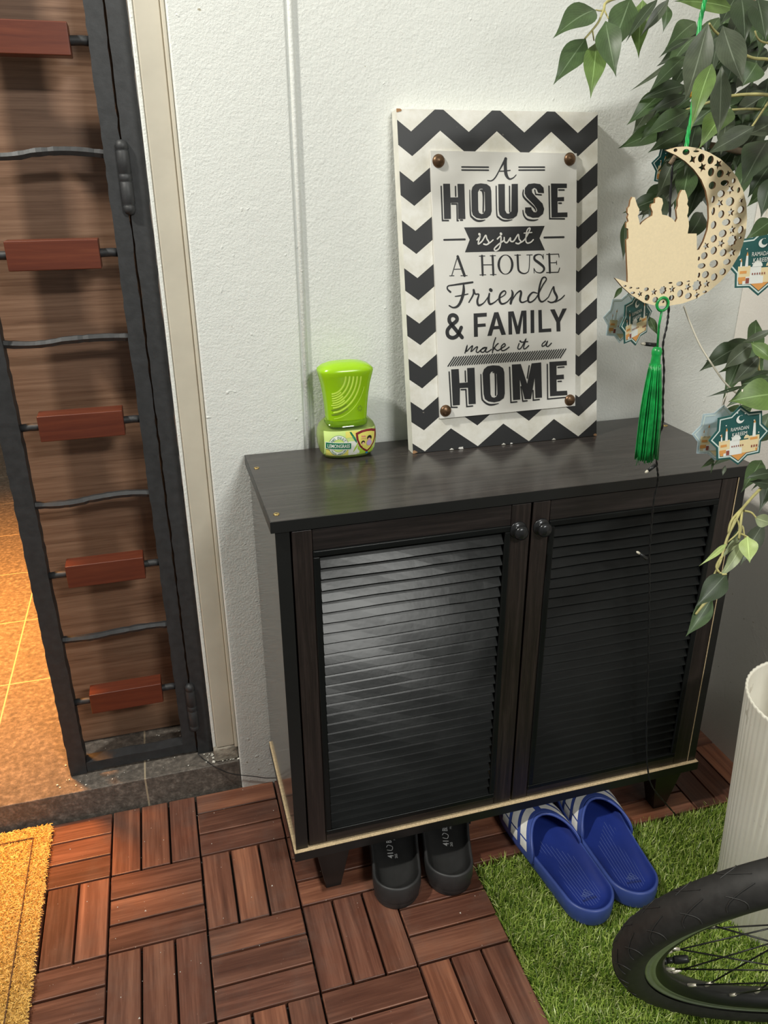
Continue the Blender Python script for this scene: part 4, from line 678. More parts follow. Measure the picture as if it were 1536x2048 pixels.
def door(x0, x1, ox0, ox1, knobx, hinge):
    d = bpy.data.objects.new('door', None); COL.objects.link(d); d.parent = C_; d.location = ((x0 + x1) / 2 - C_.location.x, -0.268 - C_.location.y, 0.38)
    def R2(mb):
        l = Vector(C_.location) + Vector(d.location); mb.v = [(x - l.x, y - l.y, z - l.z) for x, y, z in mb.v]; return mb
    yf, yb = -0.2770, -0.2610; zb, zt = 0.1095, ZT - 0.0195; oz0, oz1 = 0.1255, 0.6275
    mb2 = MB(); mb2.box(x0, ox0, yf, yb, zb, zt, M['cabwood_v']); R2(mb2).build('stile', d, bevel=0.0012)
    mb2 = MB(); mb2.box(ox1, x1, yf, yb, zb, zt, M['cabwood_v']); R2(mb2).build('stile', d, bevel=0.0012)
    for za_, zc_ in ((zb, oz0), (oz1, zt)):
        mb = MB(); mb.box(ox0 + 0.0004, ox1 - 0.0004, yf + 0.0003, yb, za_, zc_, M['cabwood']); R2(mb).build('rail', d, bevel=0.0008)
    w = 0.0095; mb = MB()
    for a, b_, c, e in ((ox0, ox1, oz1 - w, oz1), (ox0, ox1, oz0, oz0 + w)):
        mb.box(a, b_, yf - 0.0025, yf + 0.004, c, e, M['louver'])
    mb.box(ox0, ox0 + w, yf - 0.0022, yf + 0.004, oz0 + w, oz1 - w, M['louver']); mb.box(ox1 - w, ox1, yf - 0.0022, yf + 0.004, oz0 + w, oz1 - w, M['louver'])
    R2(mb).build('moulding', d, bevel=0.002, seg=3)
    mb = MB(); n = 28; za, zc = oz0 + w, oz1 - w; pitch = (zc - za) / n; A, B_ = ox0 + w + 0.0005, ox1 - w - 0.0005
    for i in range(n):
        zt_ = za + (i + 1) * pitch; zl = zt_ - pitch * 1.12; nseg = 10; c = len(mb.v)
        for s_ in range(nseg + 1):
            t = s_ / nseg; x = A + (B_ - A) * t; bow = 0.0005 * math.sin(t * math.pi * random.uniform(2.4, 3.4) + i) + random.uniform(-1, 1) * 0.00012
            yt = yf + 0.0126; yl = yf - 0.0005 + 0.3 * bow
            mb.v += [(x, yt, zt_), (x, (yt + yl) / 2 - 0.0006, (zt_ + zl) / 2 + bow * .3), (x, yl, zl + 0.0008 + bow), (x, yl + 0.0006, zl + bow), (x, yl + 0.003, zl + 0.0004 + bow), (x, yt + 0.003, zt_ - 0.001)]
        for s_ in range(nseg):
            for k in range(6):
                p0, p1 = c + s_ * 6 + k, c + s_ * 6 + (k + 1) % 6
                mb.face([p0, p1, p1 + 6, p0 + 6], M['louver'])
        mb.face([c + k for k in range(6)][::-1], M['louver']); mb.face([c + nseg * 6 + k for k in range(6)], M['louver'])
    mb.box(A, B_, yf + 0.015, yf + 0.0155, za, zc, M['cabedge'])
    R2(mb).build('louvre_panel', d)
    mb = MB(); kz = 0.619
    mb.lathe([(0.0001, 0.0), (0.0135, 0.0), (0.0130, -0.0018), (0.0115, -0.0028), (0.0072, -0.0034), (0.0066, -0.0055), (0.0085, -0.0072), (0.0106, -0.0098), (0.0112, -0.0122), (0.0104, -0.0148), (0.0068, -0.0172), (0.0001, -0.0182)], M['knob'], (knobx, yf, kz), 24, 'y')
    R2(mb).build('knob', d)
door(0.1710, 0.5185, 0.1985, 0.4880, 0.4995, 0)
door(0.5215, 0.8680, 0.5490, 0.8400, 0.5365, 1)
# the body of the cabinet leans a few millimetres out towards its foot
bpy.context.view_layer.update()
seen_ = set()
def lean(o):
    for ch in o.children:
        if ch.type == 'MESH' and ch.data.name not in seen_:
            seen_.add(ch.data.name); oz = ch.matrix_world.translation.z
            for v in ch.data.vertices:
                z = oz + v.co.z
                if z < ZT - 0.016: v.co.y += (z - ZT) * 0.0115
        lean(ch)
lean(cab)

# ------------------------------------------------------------------ the sign
BL, U, V = [Vector(x) for x in SIGN[0]]
SW, SH = U.length, V.length; NRM = U.cross(V).normalized()
if NRM.y > 0: NRM = -NRM
BL = BL + Vector((0, 0, 0.0009))
def sg(off):
    def f(u, v):
        a, c = u / SW, v / SH
        return BL + U * a + V * c + U * (-0.037 * a * c) + NRM * off
    return f
sign = thing('wall_sign', 'white sign board with black zigzag border leaning on the wall, with house and home lettering', 'sign', tuple(BL))
T_ = 0.024
loop = [(0, 0), (SW, 0), (SW, SH), (0, SH)]
mb = MB(); mb.poly([loop], sg(0), M['chev'], True); mb.wallloop(loop, sg(0), sg(-T_), M['boardside'])
mb.poly([loop[::-1]], sg(-T_), M['boardside'])
rel(mb, sign).build('board', sign)
mb = MB()
for (u, v, r) in ((0.002, 0.4975, 0.007), (0.002, 0.0015, 0.006), (SW - 0.002, 0.0015, 0.004), (0.0825, 0.0012, 0.0055), (0.171, 0.001, 0.003)):
    pts = [(min(SW + .0004, max(-.0004, u + r * math.cos(a) * random.uniform(.5, 1.1))), min(SH + .0004, max(-.0004, v + r * 0.6 * math.sin(a) * random.uniform(.5, 1.1)))) for a in [k * math.pi / 4 for k in range(8)]]
    mb = MB(); mb.poly([pts], sg(0.0004), M['boardchip'] if u < .08 or u > .3 else M['white']); rel(mb, sign).build('chipped_spot', sign)
PL = [(a / 1e4, c / 1e4) for a, c in PLAQ]; PL = [PL[3], PL[2], PL[1], PL[0]]
mb = MB(); mb.poly([PL], sg(0.005), M['plaque']); mb.wallloop(PL, sg(0.005), sg(0.0001), M['plaque']); plq = rel(mb, sign).build('plaque', sign)
mb = MB()
k = [0]
def lay(base):
    def f(u, v): return sg(base + k[0] * 1.5e-6)(u, v)
    return f
for lp in POLY:
    k[0] += 1; mb.poly([[(a / 1e4, c / 1e4) for a, c in l] for l in lp], lay(0.00515), M['ink'])
for pts, w, sm in STROKE:
    k[0] += 1; stroke(mb, [(a / 1e4, c / 1e4) for a, c in pts], [x / 1e4 for x in w], lay(0.00515), M['ink'], sm)
for pts, w, sm in WSTROKE:
    k[0] += 1; stroke(mb, [(a / 1e4, c / 1e4) for a, c in pts], [x / 1e4 for x in w], lay(0.0055), M['inkwhite'], sm)
L_ = sign.location
mb.v = [(x - L_.x, y - L_.y, z - L_.z) for x, y, z in mb.v]
mb.build('lettering', sign)
for a, c in NAILS:
    mb = MB(); P0 = sg(0.005)(a / 1e4, c / 1e4); q = NRM.to_track_quat('Z', 'Y')
    tmp = MB(); tmp.lathe([(0.0095, 0), (0.0092, 0.0015), (0.0075, 0.0036), (0.0045, 0.0050), (0.0001, 0.0056)], M['nail'], n=20)
    tmp.v = [tuple(P0 + q @ Vector(v)) for v in tmp.v]; rel(tmp, sign).build('nail_head', sign)

# ------------------------------------------------------------------ air freshener
fr = thing('air_freshener', 'lime green air freshener with a clear labelled bottle base, on the cabinet top', 'air freshener', (0.3025, -0.048, ZT))
def sup(hw, hd, n=3.0, N=48):
    out = []
    for i in range(N):
        th = 2 * math.pi * i / N; c, s_ = math.cos(th), math.sin(th)
        out.append((hw * math.copysign(abs(c) ** (2 / n), c), hd * math.copysign(abs(s_) ** (2 / n), s_)))
    return out
def loft(mb, prof, m, n=3.0, cap0=True, cap1=True, N=48):
    b = len(mb.v)
    for z, hw, hd in prof: mb.v += [(x, y, z) for x, y in sup(hw, hd, n, N)]
    for i in range(len(prof) - 1):
        for k_ in range(N):
            k2 = (k_ + 1) % N; mb.face([b + i * N + k_, b + i * N + k2, b + (i + 1) * N + k2, b + (i + 1) * N + k_], m, None, True)
    if cap0: mb.face([b + k_ for k_ in range(N)][::-1], m)
    if cap1: e = b + (len(prof) - 1) * N; mb.face([e + k_ for k_ in range(N)], m)
BP = [(0.0004, 0.0345, 0.020), (0.002, 0.039, 0.0240), (0.010, 0.0440, 0.0275), (0.022, 0.0468, 0.0295), (0.034, 0.0475, 0.0300), (0.045, 0.0462, 0.0290), (0.053, 0.0425, 0.0265), (0.058, 0.0370, 0.0235), (0.061, 0.033, 0.0215)]
mb = MB(); loft(mb, BP, M['bottle'], 2.7); mb.build('bottle', fr)
mb = MB(); loft(mb, [(z + 0.0015 if i == 0 else z, hw - 0.0022, hd - 0.0022) for i, (z, hw, hd) in enumerate(BP[:6])], M['liquid'], 2.7); mb.build('gel', fr)
CPn = [(0.050, 0.0305, 0.0195), (0.056, 0.0315, 0.0200), (0.066, 0.0325, 0.0205), (0.082, 0.0335, 0.0210), (0.100, 0.0355, 0.0222), (0.118, 0.0385, 0.0238), (0.130, 0.0415, 0.0255), (0.1365, 0.0430, 0.0265), (0.1395, 0.0425, 0.0262), (0.1445, 0.0360, 0.0225), (0.1480, 0.0260, 0.0165), (0.1500, 0.0130, 0.0080)]
mb = MB(); loft(mb, CPn, M['capgreen'], 3.2); cap = mb.build('cap', fr)
def prof_at(P, z):
    for (z0, a0, b0), (z1, a1, b1) in zip(P, P[1:]):
        if z0 <= z <= z1:
            t = (z - z0) / (z1 - z0); return a0 + t * (a1 - a0), b0 + t * (b1 - b0)
    return P[-1][1:] if z > P[-1][0] else P[0][1:]
def front(P, n, off):
    def f(x, z):
        hw, hd = prof_at(P, z); q = min(0.999, abs(x) / hw)
        return (x, -hd * (1 - q ** n) ** (1 / n) - off, z)
    return f
def patch(mb, x0, x1, z0, z1, fn, m, nx=14, nz=6):
    b = len(mb.v)
    for j in range(nz + 1):
        for i in range(nx + 1): mb.v.append(fn(x0 + (x1 - x0) * i / nx, z0 + (z1 - z0) * j / nz))
    for j in range(nz):
        for i in range(nx):
            a = b + j * (nx + 1) + i; mb.face([a, a + 1, a + nx + 2, a + nx + 1], m, None, True)
def disc(cx, cz, rx, rz, a0=0, a1=2 * math.pi, n=28): return [(cx + rx * math.cos(a0 + (a1 - a0) * i / n), cz + rz * math.sin(a0 + (a1 - a0) * i / n)) for i in range(n if a1 - a0 > 6.2 else n + 1)]
mb = MB(); F = lambda o_: front(BP, 2.7, o_)
patch(mb, -0.0405, 0.0425, 0.006, 0.047, F(0.0006), M['label_pale'], 22, 8)
patch(mb, -0.038, -0.004, 0.0065, 0.018, F(0.0008), M['label_yellow'], 10, 4)
patch(mb, -0.004, 0.014, 0.0065, 0.030, F(0.0009), M['label_white'], 8, 6)
patch(mb, 0.014, 0.0375, 0.0065, 0.016, F(0.0009), M['label_lime'], 10, 4)
patch(mb, -0.008, 0.012, 0.036, 0.046, F(0.0008), M['label_yellow'], 8, 3)
for pts in ([(-0.002, 0.045), (0.004, 0.034), (0.009, 0.026), (0.0095, 0.029), (0.006, 0.037), (0.001, 0.045)], [(0.002, 0.008), (0.009, 0.018), (0.015, 0.032), (0.012, 0.029), (0.006, 0.018)], [(0.010, 0.007), (0.011, 0.018), (0.010, 0.028), (0.014, 0.018), (0.015, 0.007)]):
    mb.polyc([pts], F(0.0011), M['label_green'] if pts[0][1] > .04 else M['label_lime'])
rr = lambda a, c_, s_: [(x * s_ + a, z * s_ + c_) for x, z in []]
mb.polyc([disc(-0.0195, 0.0240, 0.0155, 0.0170)], F(0.0013), M['label_green'])
mb.polyc([disc(-0.0195, 0.0240, 0.0150, 0.0165)], F(0.0015), M['label_white'])
mb.polyc([disc(-0.0195, 0.0240, 0.0098, 0.0108)], F(0.0017), M['label_lime'])
mb.polyc([disc(-0.0195, 0.0240, 0.0090, 0.0100)], F(0.0019), M['label_pale'])
mb.polyc([[(-0.0395, 0.0190), (0.0010, 0.0165), (0.0010, 0.0285), (-0.0395, 0.0310)]], F(0.0021), M['label_white'])
mb.polyc([[(-0.0385, 0.0200), (0.0000, 0.0177), (0.0000, 0.0274), (-0.0385, 0.0299)]], F(0.0023), M['label_green'])
put_text(mb, 'LEMONGRASS', F(0.0026), -0.0193, 0.0238, 0.0060, M['label_white'], 0.034, -0.05, 0.01)
for i, ch in enumerate('NO DEET'):
    if ch == ' ': continue
    a = math.pi / 2 + (3 - i) * 0.30; put_text(mb, ch, F(0.0021), -0.0195 + 0.0124 * math.cos(a), 0.0235 + 0.0137 * math.sin(a), 0.0036, M['label_green'], None, a - math.pi / 2, 0.01)
for i, ch in enumerate('Natural Ingredient'):
    if ch == ' ': continue
    a = -math.pi / 2 + (i - 8.5) * 0.115; put_text(mb, ch, F(0.0021), -0.0195 + 0.0125 * math.cos(a), 0.0235 + 0.0138 * math.sin(a), 0.0022, M['label_green'], None, a + math.pi / 2)
def shield(s_, cx=0.0265, cz=0.0275):
    p = [(-0.0165, 0.0135), (-0.008, 0.0165), (0.0, 0.0172), (0.008, 0.0165), (0.0155, 0.0135), (0.0145, 0.004), (0.011, -0.005), (0.006, -0.012), (0.0005, -0.0165), (-0.005, -0.013), (-0.0115, -0.006), (-0.0155, 0.004)]
    return [(cx + x * s_, cz + z * s_) for x, z in p]
mb.polyc([shield(1.13)], F(0.0016), M['label_red']); mb.polyc([shield(0.92)], F(0.0019), M['label_yellow'])
put_text(mb, 'Safe', F(0.0022), 0.0205, 0.0365, 0.0028, M['label_pink'], 0.0075, -0.06, 0.02); put_text(mb, 'around you', F(0.0022), 0.0205, 0.0325, 0.0022, M['label_pink'], 0.0085, -0.06, 0.02)
for cx_, cz_, rx_, mm in ((0.0305, 0.0325, 0.0042, 'label_hair'), (0.0300, 0.0300, 0.0028, 'label_skin'), (0.0300, 0.0245, 0.0048, 'label_lilac'), (0.0195, 0.0265, 0.0032, 'label_hair'), (0.0197, 0.0250, 0.0022, 'label_skin'), (0.0215, 0.0205, 0.0035, 'label_yellow')):
    k[0] += 1; mb.polyc([disc(cx_, cz_, rx_, rx_, n=14)], F(0.0022 + 0.00012 * (k[0] % 9)), M[mm])
mb.polyc([disc(0.0265, 0.0075, 0.0026, 0.0022, n=5)], F(0.0018), M['label_blue'])
mb.build('label', fr)
mb = MB(); G = lambda o_: front(CPn, 3.2, o_)
ccx, ccz = -0.030, 0.125
ccx, ccz = -0.0275, 0.1330
def arc(r, a0, a1, w, m, off, rz=1.25):
    pts = [(ccx + r * math.cos(a), ccz + r * rz * math.sin(a)) for a in [a0 + (a1 - a0) * i / 16 for i in range(17)]]
    pts = [(x, z) for x, z in pts if -0.0262 <= x <= 0.0262]
    if len(pts) > 2: k[0] += 1; stroke(mb, pts, [w], lambda x, z, o_=off + k[0] % 7 * 2e-5: G(o_)(x, z), m, 0)
for i, r in enumerate((0.0225, 0.0285, 0.0345, 0.0405, 0.0465)):
    arc(r, -math.pi / 2, -0.06, 0.0026, M['capfin'], 0.0007)
    arc(r + 0.0030, -math.pi / 2, -0.95 - 0.02 * i, 0.0021, M['capslot'] if i > 2 else M['capfin'], 0.0006)
arc(0.0545, -math.pi / 2, -0.30, 0.0010, M['capfin'], 0.0009)
for i in range(9):
    a = i * math.tau / 9; k[0] += 1; stroke(mb, [(0.018 + 0.0022 * math.cos(a), 0.0790 + 0.0025 * math.sin(a)), (0.018 + 0.0046 * math.cos(a), 0.0790 + 0.0050 * math.sin(a))], [0.0008], G(0.0008), M['capslot'], 0)
mb.build('vent_fins', fr)

# ------------------------------------------------------------------ footwear
def foot_outline(L, heel, waist, ball, toe_round=0.5, lat=0.0, n=56):
    """Closed footprint, heel at y=0, toe at y=L; widths given at heel, waist and ball."""
    pts = []
    ys = [0.0, 0.012, 0.035, 0.075, 0.12, 0.17, 0.20, 0.225, 0.25, 0.266, 0.275]
    ks = [0.0, 0.56, 0.92, 1.0, 1.0, 1.0, 0.98, 0.90, 0.70, 0.42, 0.0]
    def half(y):
        y *= 0.275 / L
        base = heel + (waist - heel) * min(1, y / 0.10) if y < 0.10 else waist + (ball - waist) * min(1, (y - 0.10) / 0.08)
        for (y0, k0), (y1, k1) in zip(zip(ys, ks), list(zip(ys, ks))[1:]):
            if y0 <= y <= y1:
                t = (y - y0) / (y1 - y0)
                if y0 == 0: return base * math.sqrt(1 - (1 - min(1, y / 0.040)) ** 2) / 2
                if y < 0.040: return base * math.sqrt(1 - (1 - y / 0.040) ** 2) / 2
                if y > 0.205: return base * math.sqrt(max(0, 1 - ((y - 0.205) / 0.070) ** 2.2)) / 2
                return base / 2
        return 0
    def mid(y): return lat * math.sin(min(1, y / L) * math.pi) 
    R_ = []; Lf = []
    for i in range(n + 1):
        t = 0.5 - 0.5 * math.cos(math.pi * i / n); y = L * t
        R_.append((mid(y) + half(y), y)); Lf.append((mid(y) - half(y), y))
    return R_ + Lf[::-1][1:-1]
def sole(mb, out, L, rim, bed, m_side, m_bed, wall=0.0055, splay=0.97):
    N = len(out)
    def foot(p):
        y = min(max(p[1], 0.036), L - 0.05); return (0.0, y)
    def ring(k, zf, inset=0.0):
        b = len(mb.v)
        for p in out:
            f = foot(p); dx, dy = p[0] - f[0], p[1] - f[1]; d = math.hypot(dx, dy); kk = k * max(0.0, (d - inset)) / d if d > 1e-6 else 0
            x, y = f[0] + dx * kk, f[1] + dy * kk
            mb.v.append((x, y, zf(x, y)))
        return b
    z_rim = lambda x, y: rim(y)
    rs = [(ring(splay * 0.97, lambda x, y: 0.0), m_side), (ring(splay, lambda x, y: 0.003), m_side), (ring(1.0, lambda x, y: rim(y) * 0.45), m_side), (ring(1.0, lambda x, y: rim(y) - 0.003), m_side),
          (ring(1.0, z_rim, 0.0018), m_side), (ring(1.0, z_rim, wall - 0.001), m_side), (ring(1.0, lambda x, y: rim(y) - 0.0025, wall + 0.0008), m_bed),
          (ring(1.0, lambda x, y: bed(y) + 0.55 * (rim(y) - bed(y)), wall + 0.0030), m_bed), (ring(1.0, lambda x, y: bed(y) + 0.15 * (rim(y) - bed(y)), wall + 0.0075), m_bed), (ring(0.62, lambda x, y: bed(y), wall + 0.007), m_bed), (ring(0.3, lambda x, y: bed(y) - 0.0005, wall + 0.007), m_bed), (ring(0.0, lambda x, y: bed(y) - 0.0007), m_bed)]
    for (a, _), (b, m) in zip(rs, rs[1:]):
        for i in range(N):
            j = (i + 1) % N; mb.face([a + i, a + j, b + j, b + i], m, None, True)
    a = rs[0][0]; mb.face([a + i for i in range(N)][::-1], m_side)
def lerp(tab):
    def f(y):
        for (a, p), (b, q) in zip(tab, tab[1:]):
            if a <= y <= b: return p + (q - p) * (y - a) / (b - a)
        return tab[0][1] if y < tab[0][0] else tab[-1][1]
    return f
def slide_sandal(loc, ang, mirror, label):
    t = thing('slide_sandal', label, 'sandal', loc, ang, 'pair of blue slide sandals')
    L = 0.292; out = foot_outline(L, 0.080, 0.092, 0.103, lat=0.003 * mirror)
    rim = lerp([(0, 0.034), (0.05, 0.031), (0.12, 0.027), (0.2, 0.026), (0.275, 0.031)]); bed = lerp([(0, 0.021), (0.05, 0.0195), (0.12, 0.0205), (0.2, 0.018), (0.275, 0.022)])
    mb = MB(); sole(mb, out, L, rim, bed, M['slide'], M['slidein']); mb.build('sole', t)
    # grooves pressed along the footbed
    mb = MB()
    for i in range(11):
        x = -0.025 + i * 0.005; y0 = 0.022 + 0.0012 * (i - 5) ** 2 * 0.5; y1 = 0.165 - abs(i - 5 + 2 * mirror) * 0.008
        mb.tube([(x * 0.9, y0, bed(y0) + 0.0004), (x, 0.07, bed(0.07) + 0.0002), (x * 1.15, y1, bed(y1) + 0.0002)], 0.00028, M['slidelogo'], 4, False)
    mb.build('footbed_ribs', t)
    # band over the toes
    W_ = 0.0505
    wf = lerp([(0.12, 0.0472), (0.16, 0.0502), (0.20, 0.0520), (0.235, 0.0500), (0.28, 0.0420)])
    def P(a, b_):   # a across 0..1 (left to right), b 0 rear .. 1 front
        th = math.pi * a; side = abs(math.cos(th))
        yr = 0.186 - 0.055 * side ** 1.5; yf = 0.268 - 0.028 * side ** 2
        y = yr + (yf - yr) * b_
        hh = 0.060 - 0.014 * b_ - 0.004 * (1 - b_) * side
        x = -math.copysign(abs(math.cos(th)) ** 0.72, math.cos(th)) * wf(y)
        z = 0.014 + (hh - 0.014) * math.sin(th) ** 0.62
        return Vector((x, y, z))
    NA, NB = 40, 12
    def grid(mb, a0, a1, b0, b1, off, m, na, nb):
        c = len(mb.v)
        for j in range(nb + 1):
            for i in range(na + 1):
                a = a0 + (a1 - a0) * i / na; b_ = b0 + (b1 - b0) * j / nb
                p = P(a, b_); n_ = (P(min(1, a + .01), b_) - P(max(0, a - .01), b_)).cross(P(a, min(1, b_ + .02)) - P(a, max(0, b_ - .02)))
                n_ = n_.normalized() if n_.length > 1e-9 else Vector((0, 0, 1))
                mb.v.append(tuple(p + n_ * off))
        for j in range(nb):
            for i in range(na):
                q = c + j * (na + 1) + i; mb.face([q, q + 1, q + na + 2, q + na + 1], m, None, True)
        return c
    mb = MB(); c1 = grid(mb, 0, 1, 0, 1, 0.0, M['slide'], NA, NB); c2 = grid(mb, 0, 1, 0, 1, -0.0035, M['slidein'], NA, NB)
    for i in range(NA):
        mb.face([c1 + i, c2 + i, c2 + i + 1, c1 + i + 1], M['slide'], None, True)
        e = NB * (NA + 1); mb.face([c1 + e + i + 1, c2 + e + i + 1, c2 + e + i, c1 + e + i], M['slide'], None, True)
    mb.tube([P(i / NA, 0.0) - Vector((0, 0, 0.0015)) for i in range(NA + 1)], [0.0006 + 0.0022 * math.sin(math.pi * i / NA) ** 0.6 for i in range(NA + 1)], M['slide'], 8)
    mb.build('band', t)
    mb = MB()
    for b0, b1 in ((0.15, 0.33), (0.42, 0.61), (0.70, 0.90)):
        grid(mb, 0.045, 0.155, b0, b1, 0.0007, M['white'], 6, 3); grid(mb, 0.175, 0.485, b0, b1, 0.0007, M['white'], 16, 3)
        grid(mb, 0.515, 0.825, b0, b1, 0.0007, M['white'], 16, 3); grid(mb, 0.845, 0.955, b0, b1, 0.0007, M['white'], 6, 3)
    mb.build('stripes', t, label='white stripes')
    # pressed heel mark: three rising bars over the word
    mb = MB(); fn = lambda x, y: (x, y, bed(y) + 0.0010)
    cy = 0.040
    for x0, h in ((-0.0095, 0.005), (-0.0035, 0.0085), (0.0030, 0.0125)):
        q = [(x0 + 0.004, cy), (x0 + 0.0078, cy), (x0 + 0.0078 - h * 0.62, cy + h), (x0 + 0.0040 - h * 0.62, cy + h * 0.82)]
        for a_, b_ in zip(q, q[1:] + q[:1]): stroke(mb, [a_, b_], [0.0007], fn, M['slidelogo'], 0)
    put_text(mb, 'adidas', fn, 0.0, cy - 0.0045, 0.0052, M['slidedark'], 0.025, 0, 0.01)
    mb.build('heel_mark', t)
    return t
slide_sandal((0.5960, -0.470, 0.004), math.radians(4.5), 1, 'left of the two blue slide sandals, white striped band under the cabinet edge')
slide_sandal((0.6770, -0.462, 0.004), math.radians(-4.5), -1, 'right of the two blue slide sandals, nearer the bicycle wheel')

def clog(loc, ang, mirror, label):
    t = thing('clog', label, 'shoe', loc, ang, 'pair of black clogs')
    L = 0.268; out = foot_outline(L, 0.078, 0.082, 0.092, lat=0.004 * mirror)
    rim = lerp([(0, 0.047), (0.04, 0.043), (0.1, 0.038), (0.2, 0.034), (0.27, 0.036)]); bed = lerp([(0, 0.024), (0.05, 0.022), (0.12, 0.024), (0.2, 0.020), (0.27, 0.022)])
    mb = MB(); sole(mb, out, L, rim, bed, M['clog'], M['clogbed'], 0.0050, 0.94); mb.build('sole', t)
    mb = MB(); mb_out = [(x * 1.012, y * 1.004 - 0.0005) for x, y in out]
    c = len(mb.v); N = len(out)
    for z in (0.0115, 0.0128):
        mb.v += [(x * (1.012 if z < .012 else 1.006), y, z) for x, y in mb_out]
    for i in range(N): mb.face([c + i, c + (i + 1) % N, c + N + (i + 1) % N, c + N + i], M['clog'], None, True)
    mb.build('sole_seam', t)
    # upper over the front half
    mb = MB(); NA, NB = 28, 12; c = len(mb.v)
    for lay_ in (0.0, -0.004):
        for j in range(NB + 1):
            b_ = j / NB; y = 0.150 + b_ * 0.114
            hw = (0.0465 if b_ < 0.5 else 0.0465 * math.sqrt(max(0.02, 1 - ((b_ - 0.5) / 0.52) ** 2.2))) + lay_; hz = 0.070 * (1 - b_ ** 2.4 * 0.5) + lay_
            for i in range(NA + 1):
                th = math.pi * i / NA; rear = 0.02 * abs(math.cos(th)) * (1 - b_)
                mb.v.append((-math.copysign(abs(math.cos(th)) ** .8, math.cos(th)) * hw + 0.004 * mirror * math.sin(math.pi * y / L), y - rear, 0.028 + (hz - 0.028) * math.sin(th) ** 0.8))
    S_ = (NA + 1) * (NB + 1)
    for o_ in (0, S_):
        for j in range(NB):
            for i in range(NA):
                q = c + o_ + j * (NA + 1) + i; mb.face([q, q + 1, q + NA + 2, q + NA + 1], M['clog'], None, True)
    for i in range(NA): mb.face([c + i, c + i + 1, c + S_ + i + 1, c + S_ + i], M['clog'], None, True)
    mb.build('upper', t)
    mb = MB(); fn = lambda x, y: (x, y, bed(y) + 0.0006)
    put_text(mb, '41', fn, -0.004, 0.090, 0.0100, M['print'], None, math.pi / 2, 0.015)
    put_text(mb, 'BIRKENSTOCK', fn, -0.004, 0.150, 0.0095, M['print'], 0.066, math.pi / 2, 0.015)
    put_text(mb, '265', fn, 0.0055, 0.088, 0.0045, M['print'], None, math.pi / 2, 0.01)
    put_text(mb, 'MADE IN GERMANY', fn, 0.0062, 0.140, 0.0036, M['print'], 0.036, math.pi / 2)
    stroke(mb, [(-0.0085, 0.102), (-0.001, 0.1005), (0.001, 0.108), (-0.006, 0.112), (-0.009, 0.108)], [0.0012], fn, M['print'], 1)
    mb.build('size_stamp', t)
clog((0.2985, -0.352, 0.0008), math.radians(-11), 1, 'left black clog, heel sticking out under the cabinet door')
clog((0.3890, -0.352, 0.0008), math.radians(-17), -1, 'right black clog, heel out under the cabinet, nearer the turf')

# ------------------------------------------------------------------ ribbed planter
PX, PY, PH = 0.893, -0.51, 0.398
pt = thing('planter', 'tall ivory ribbed plastic planter standing on the turf by the right wall', 'planter', (PX, PY, -0.012))
def ribbed(mb, prof, m, amp, n=320, ribs=64):
    b = len(mb.v)
    for r, z, a in prof:
        for k_ in range(n):
            th = 2 * math.pi * k_ / n; q = r + a * amp * (abs(math.sin(th * ribs / 2)) ** 0.6)
            mb.v.append((q * math.cos(th), q * math.sin(th), z))
    for i in range(len(prof) - 1):
        for k_ in range(n):
            k2 = (k_ + 1) % n; mb.face([b + i * n + k_, b + i * n + k2, b + (i + 1) * n + k2, b + (i + 1) * n + k_], m, None, True)
mb = MB(); H_ = PH + 0.012
ribbed(mb, [(0.0001, 0.001, 0), (0.088, 0.0, 1), (0.090, 0.004, 1), (0.100, H_ * 0.5, 1), (0.1105, H_ - 0.004, 1), (0.1108, H_, 1), (0.1080, H_, 0.6), (0.1078, H_ - 0.003, 0), (0.098, H_ * 0.5, 0), (0.094, 0.24, 0), (0.0001, 0.238, 0)], M['pot'], 0.0016)
mb.build('pot_body', pt)
mb = MB(); tt = thing
for i in range(70):
    a = random.uniform(0, 6.28); r = random.uniform(0, 0.09); p = Vector((r * math.cos(a), r * math.sin(a), 0.245 + random.uniform(0, 0.012)))
    s_ = random.uniform(0.006, 0.014); c = len(mb.v); q = Matrix.Rotation(random.uniform(0, 6), 3, 'X') @ Matrix.Rotation(random.uniform(0, 6), 3, 'Y')
    mb.v += [tuple(p + q @ Vector(v) * s_) for v in ((1, 0, 0), (-1, 0, 0), (0, 1, 0), (0, -1, 0), (0, 0, .6), (0, 0, -.6))]
    for f in ((0, 2, 4), (2, 1, 4), (1, 3, 4), (3, 0, 4), (2, 0, 5), (1, 2, 5), (3, 1, 5), (0, 3, 5)): mb.face([c + x for x in f], plain_moss)
mb.build('moss_fill', pt)['kind'] = 'stuff'

# ------------------------------------------------------------------ bicycle wheel
wn = Vector((-0.2627, -0.8959, -0.3583)).normalized(); wa = Vector((0.9596, -0.2814, 0.0)).normalized(); wb = wn.cross(wa).normalized()
if wb.z < 0: wb = -wb
WC = Vector((0.7277, -0.7534, 0.2681))
wh = thing('bicycle_wheel', 'bicycle wheel with black street tyre leaning over the turf at the bottom right', 'bicycle wheel', tuple(WC))
def wp(a, r, off): return wa * (r * math.cos(a)) + wb * (r * math.sin(a)) + wn * off
def ringmesh(mb, prof, m, n=160, close=True):
    b = len(mb.v); k_ = len(prof); ms = m if isinstance(m, list) else [m] * k_
    for i in range(n):
        for r, o_ in prof: mb.v.append(tuple(wp(2 * math.pi * i / n, r, o_)))
    for i in range(n):
        for j in range(k_ if close else k_ - 1):
            a, c = b + i * k_ + j, b + i * k_ + (j + 1) % k_; d_, e = b + ((i + 1) % n) * k_ + j, b + ((i + 1) % n) * k_ + (j + 1) % k_
            mb.face([a, c, e, d_], ms[j], None, True)
RR = 0.2394; TR = 0.0205
mb = MB(); cr = RR + TR * 0.78
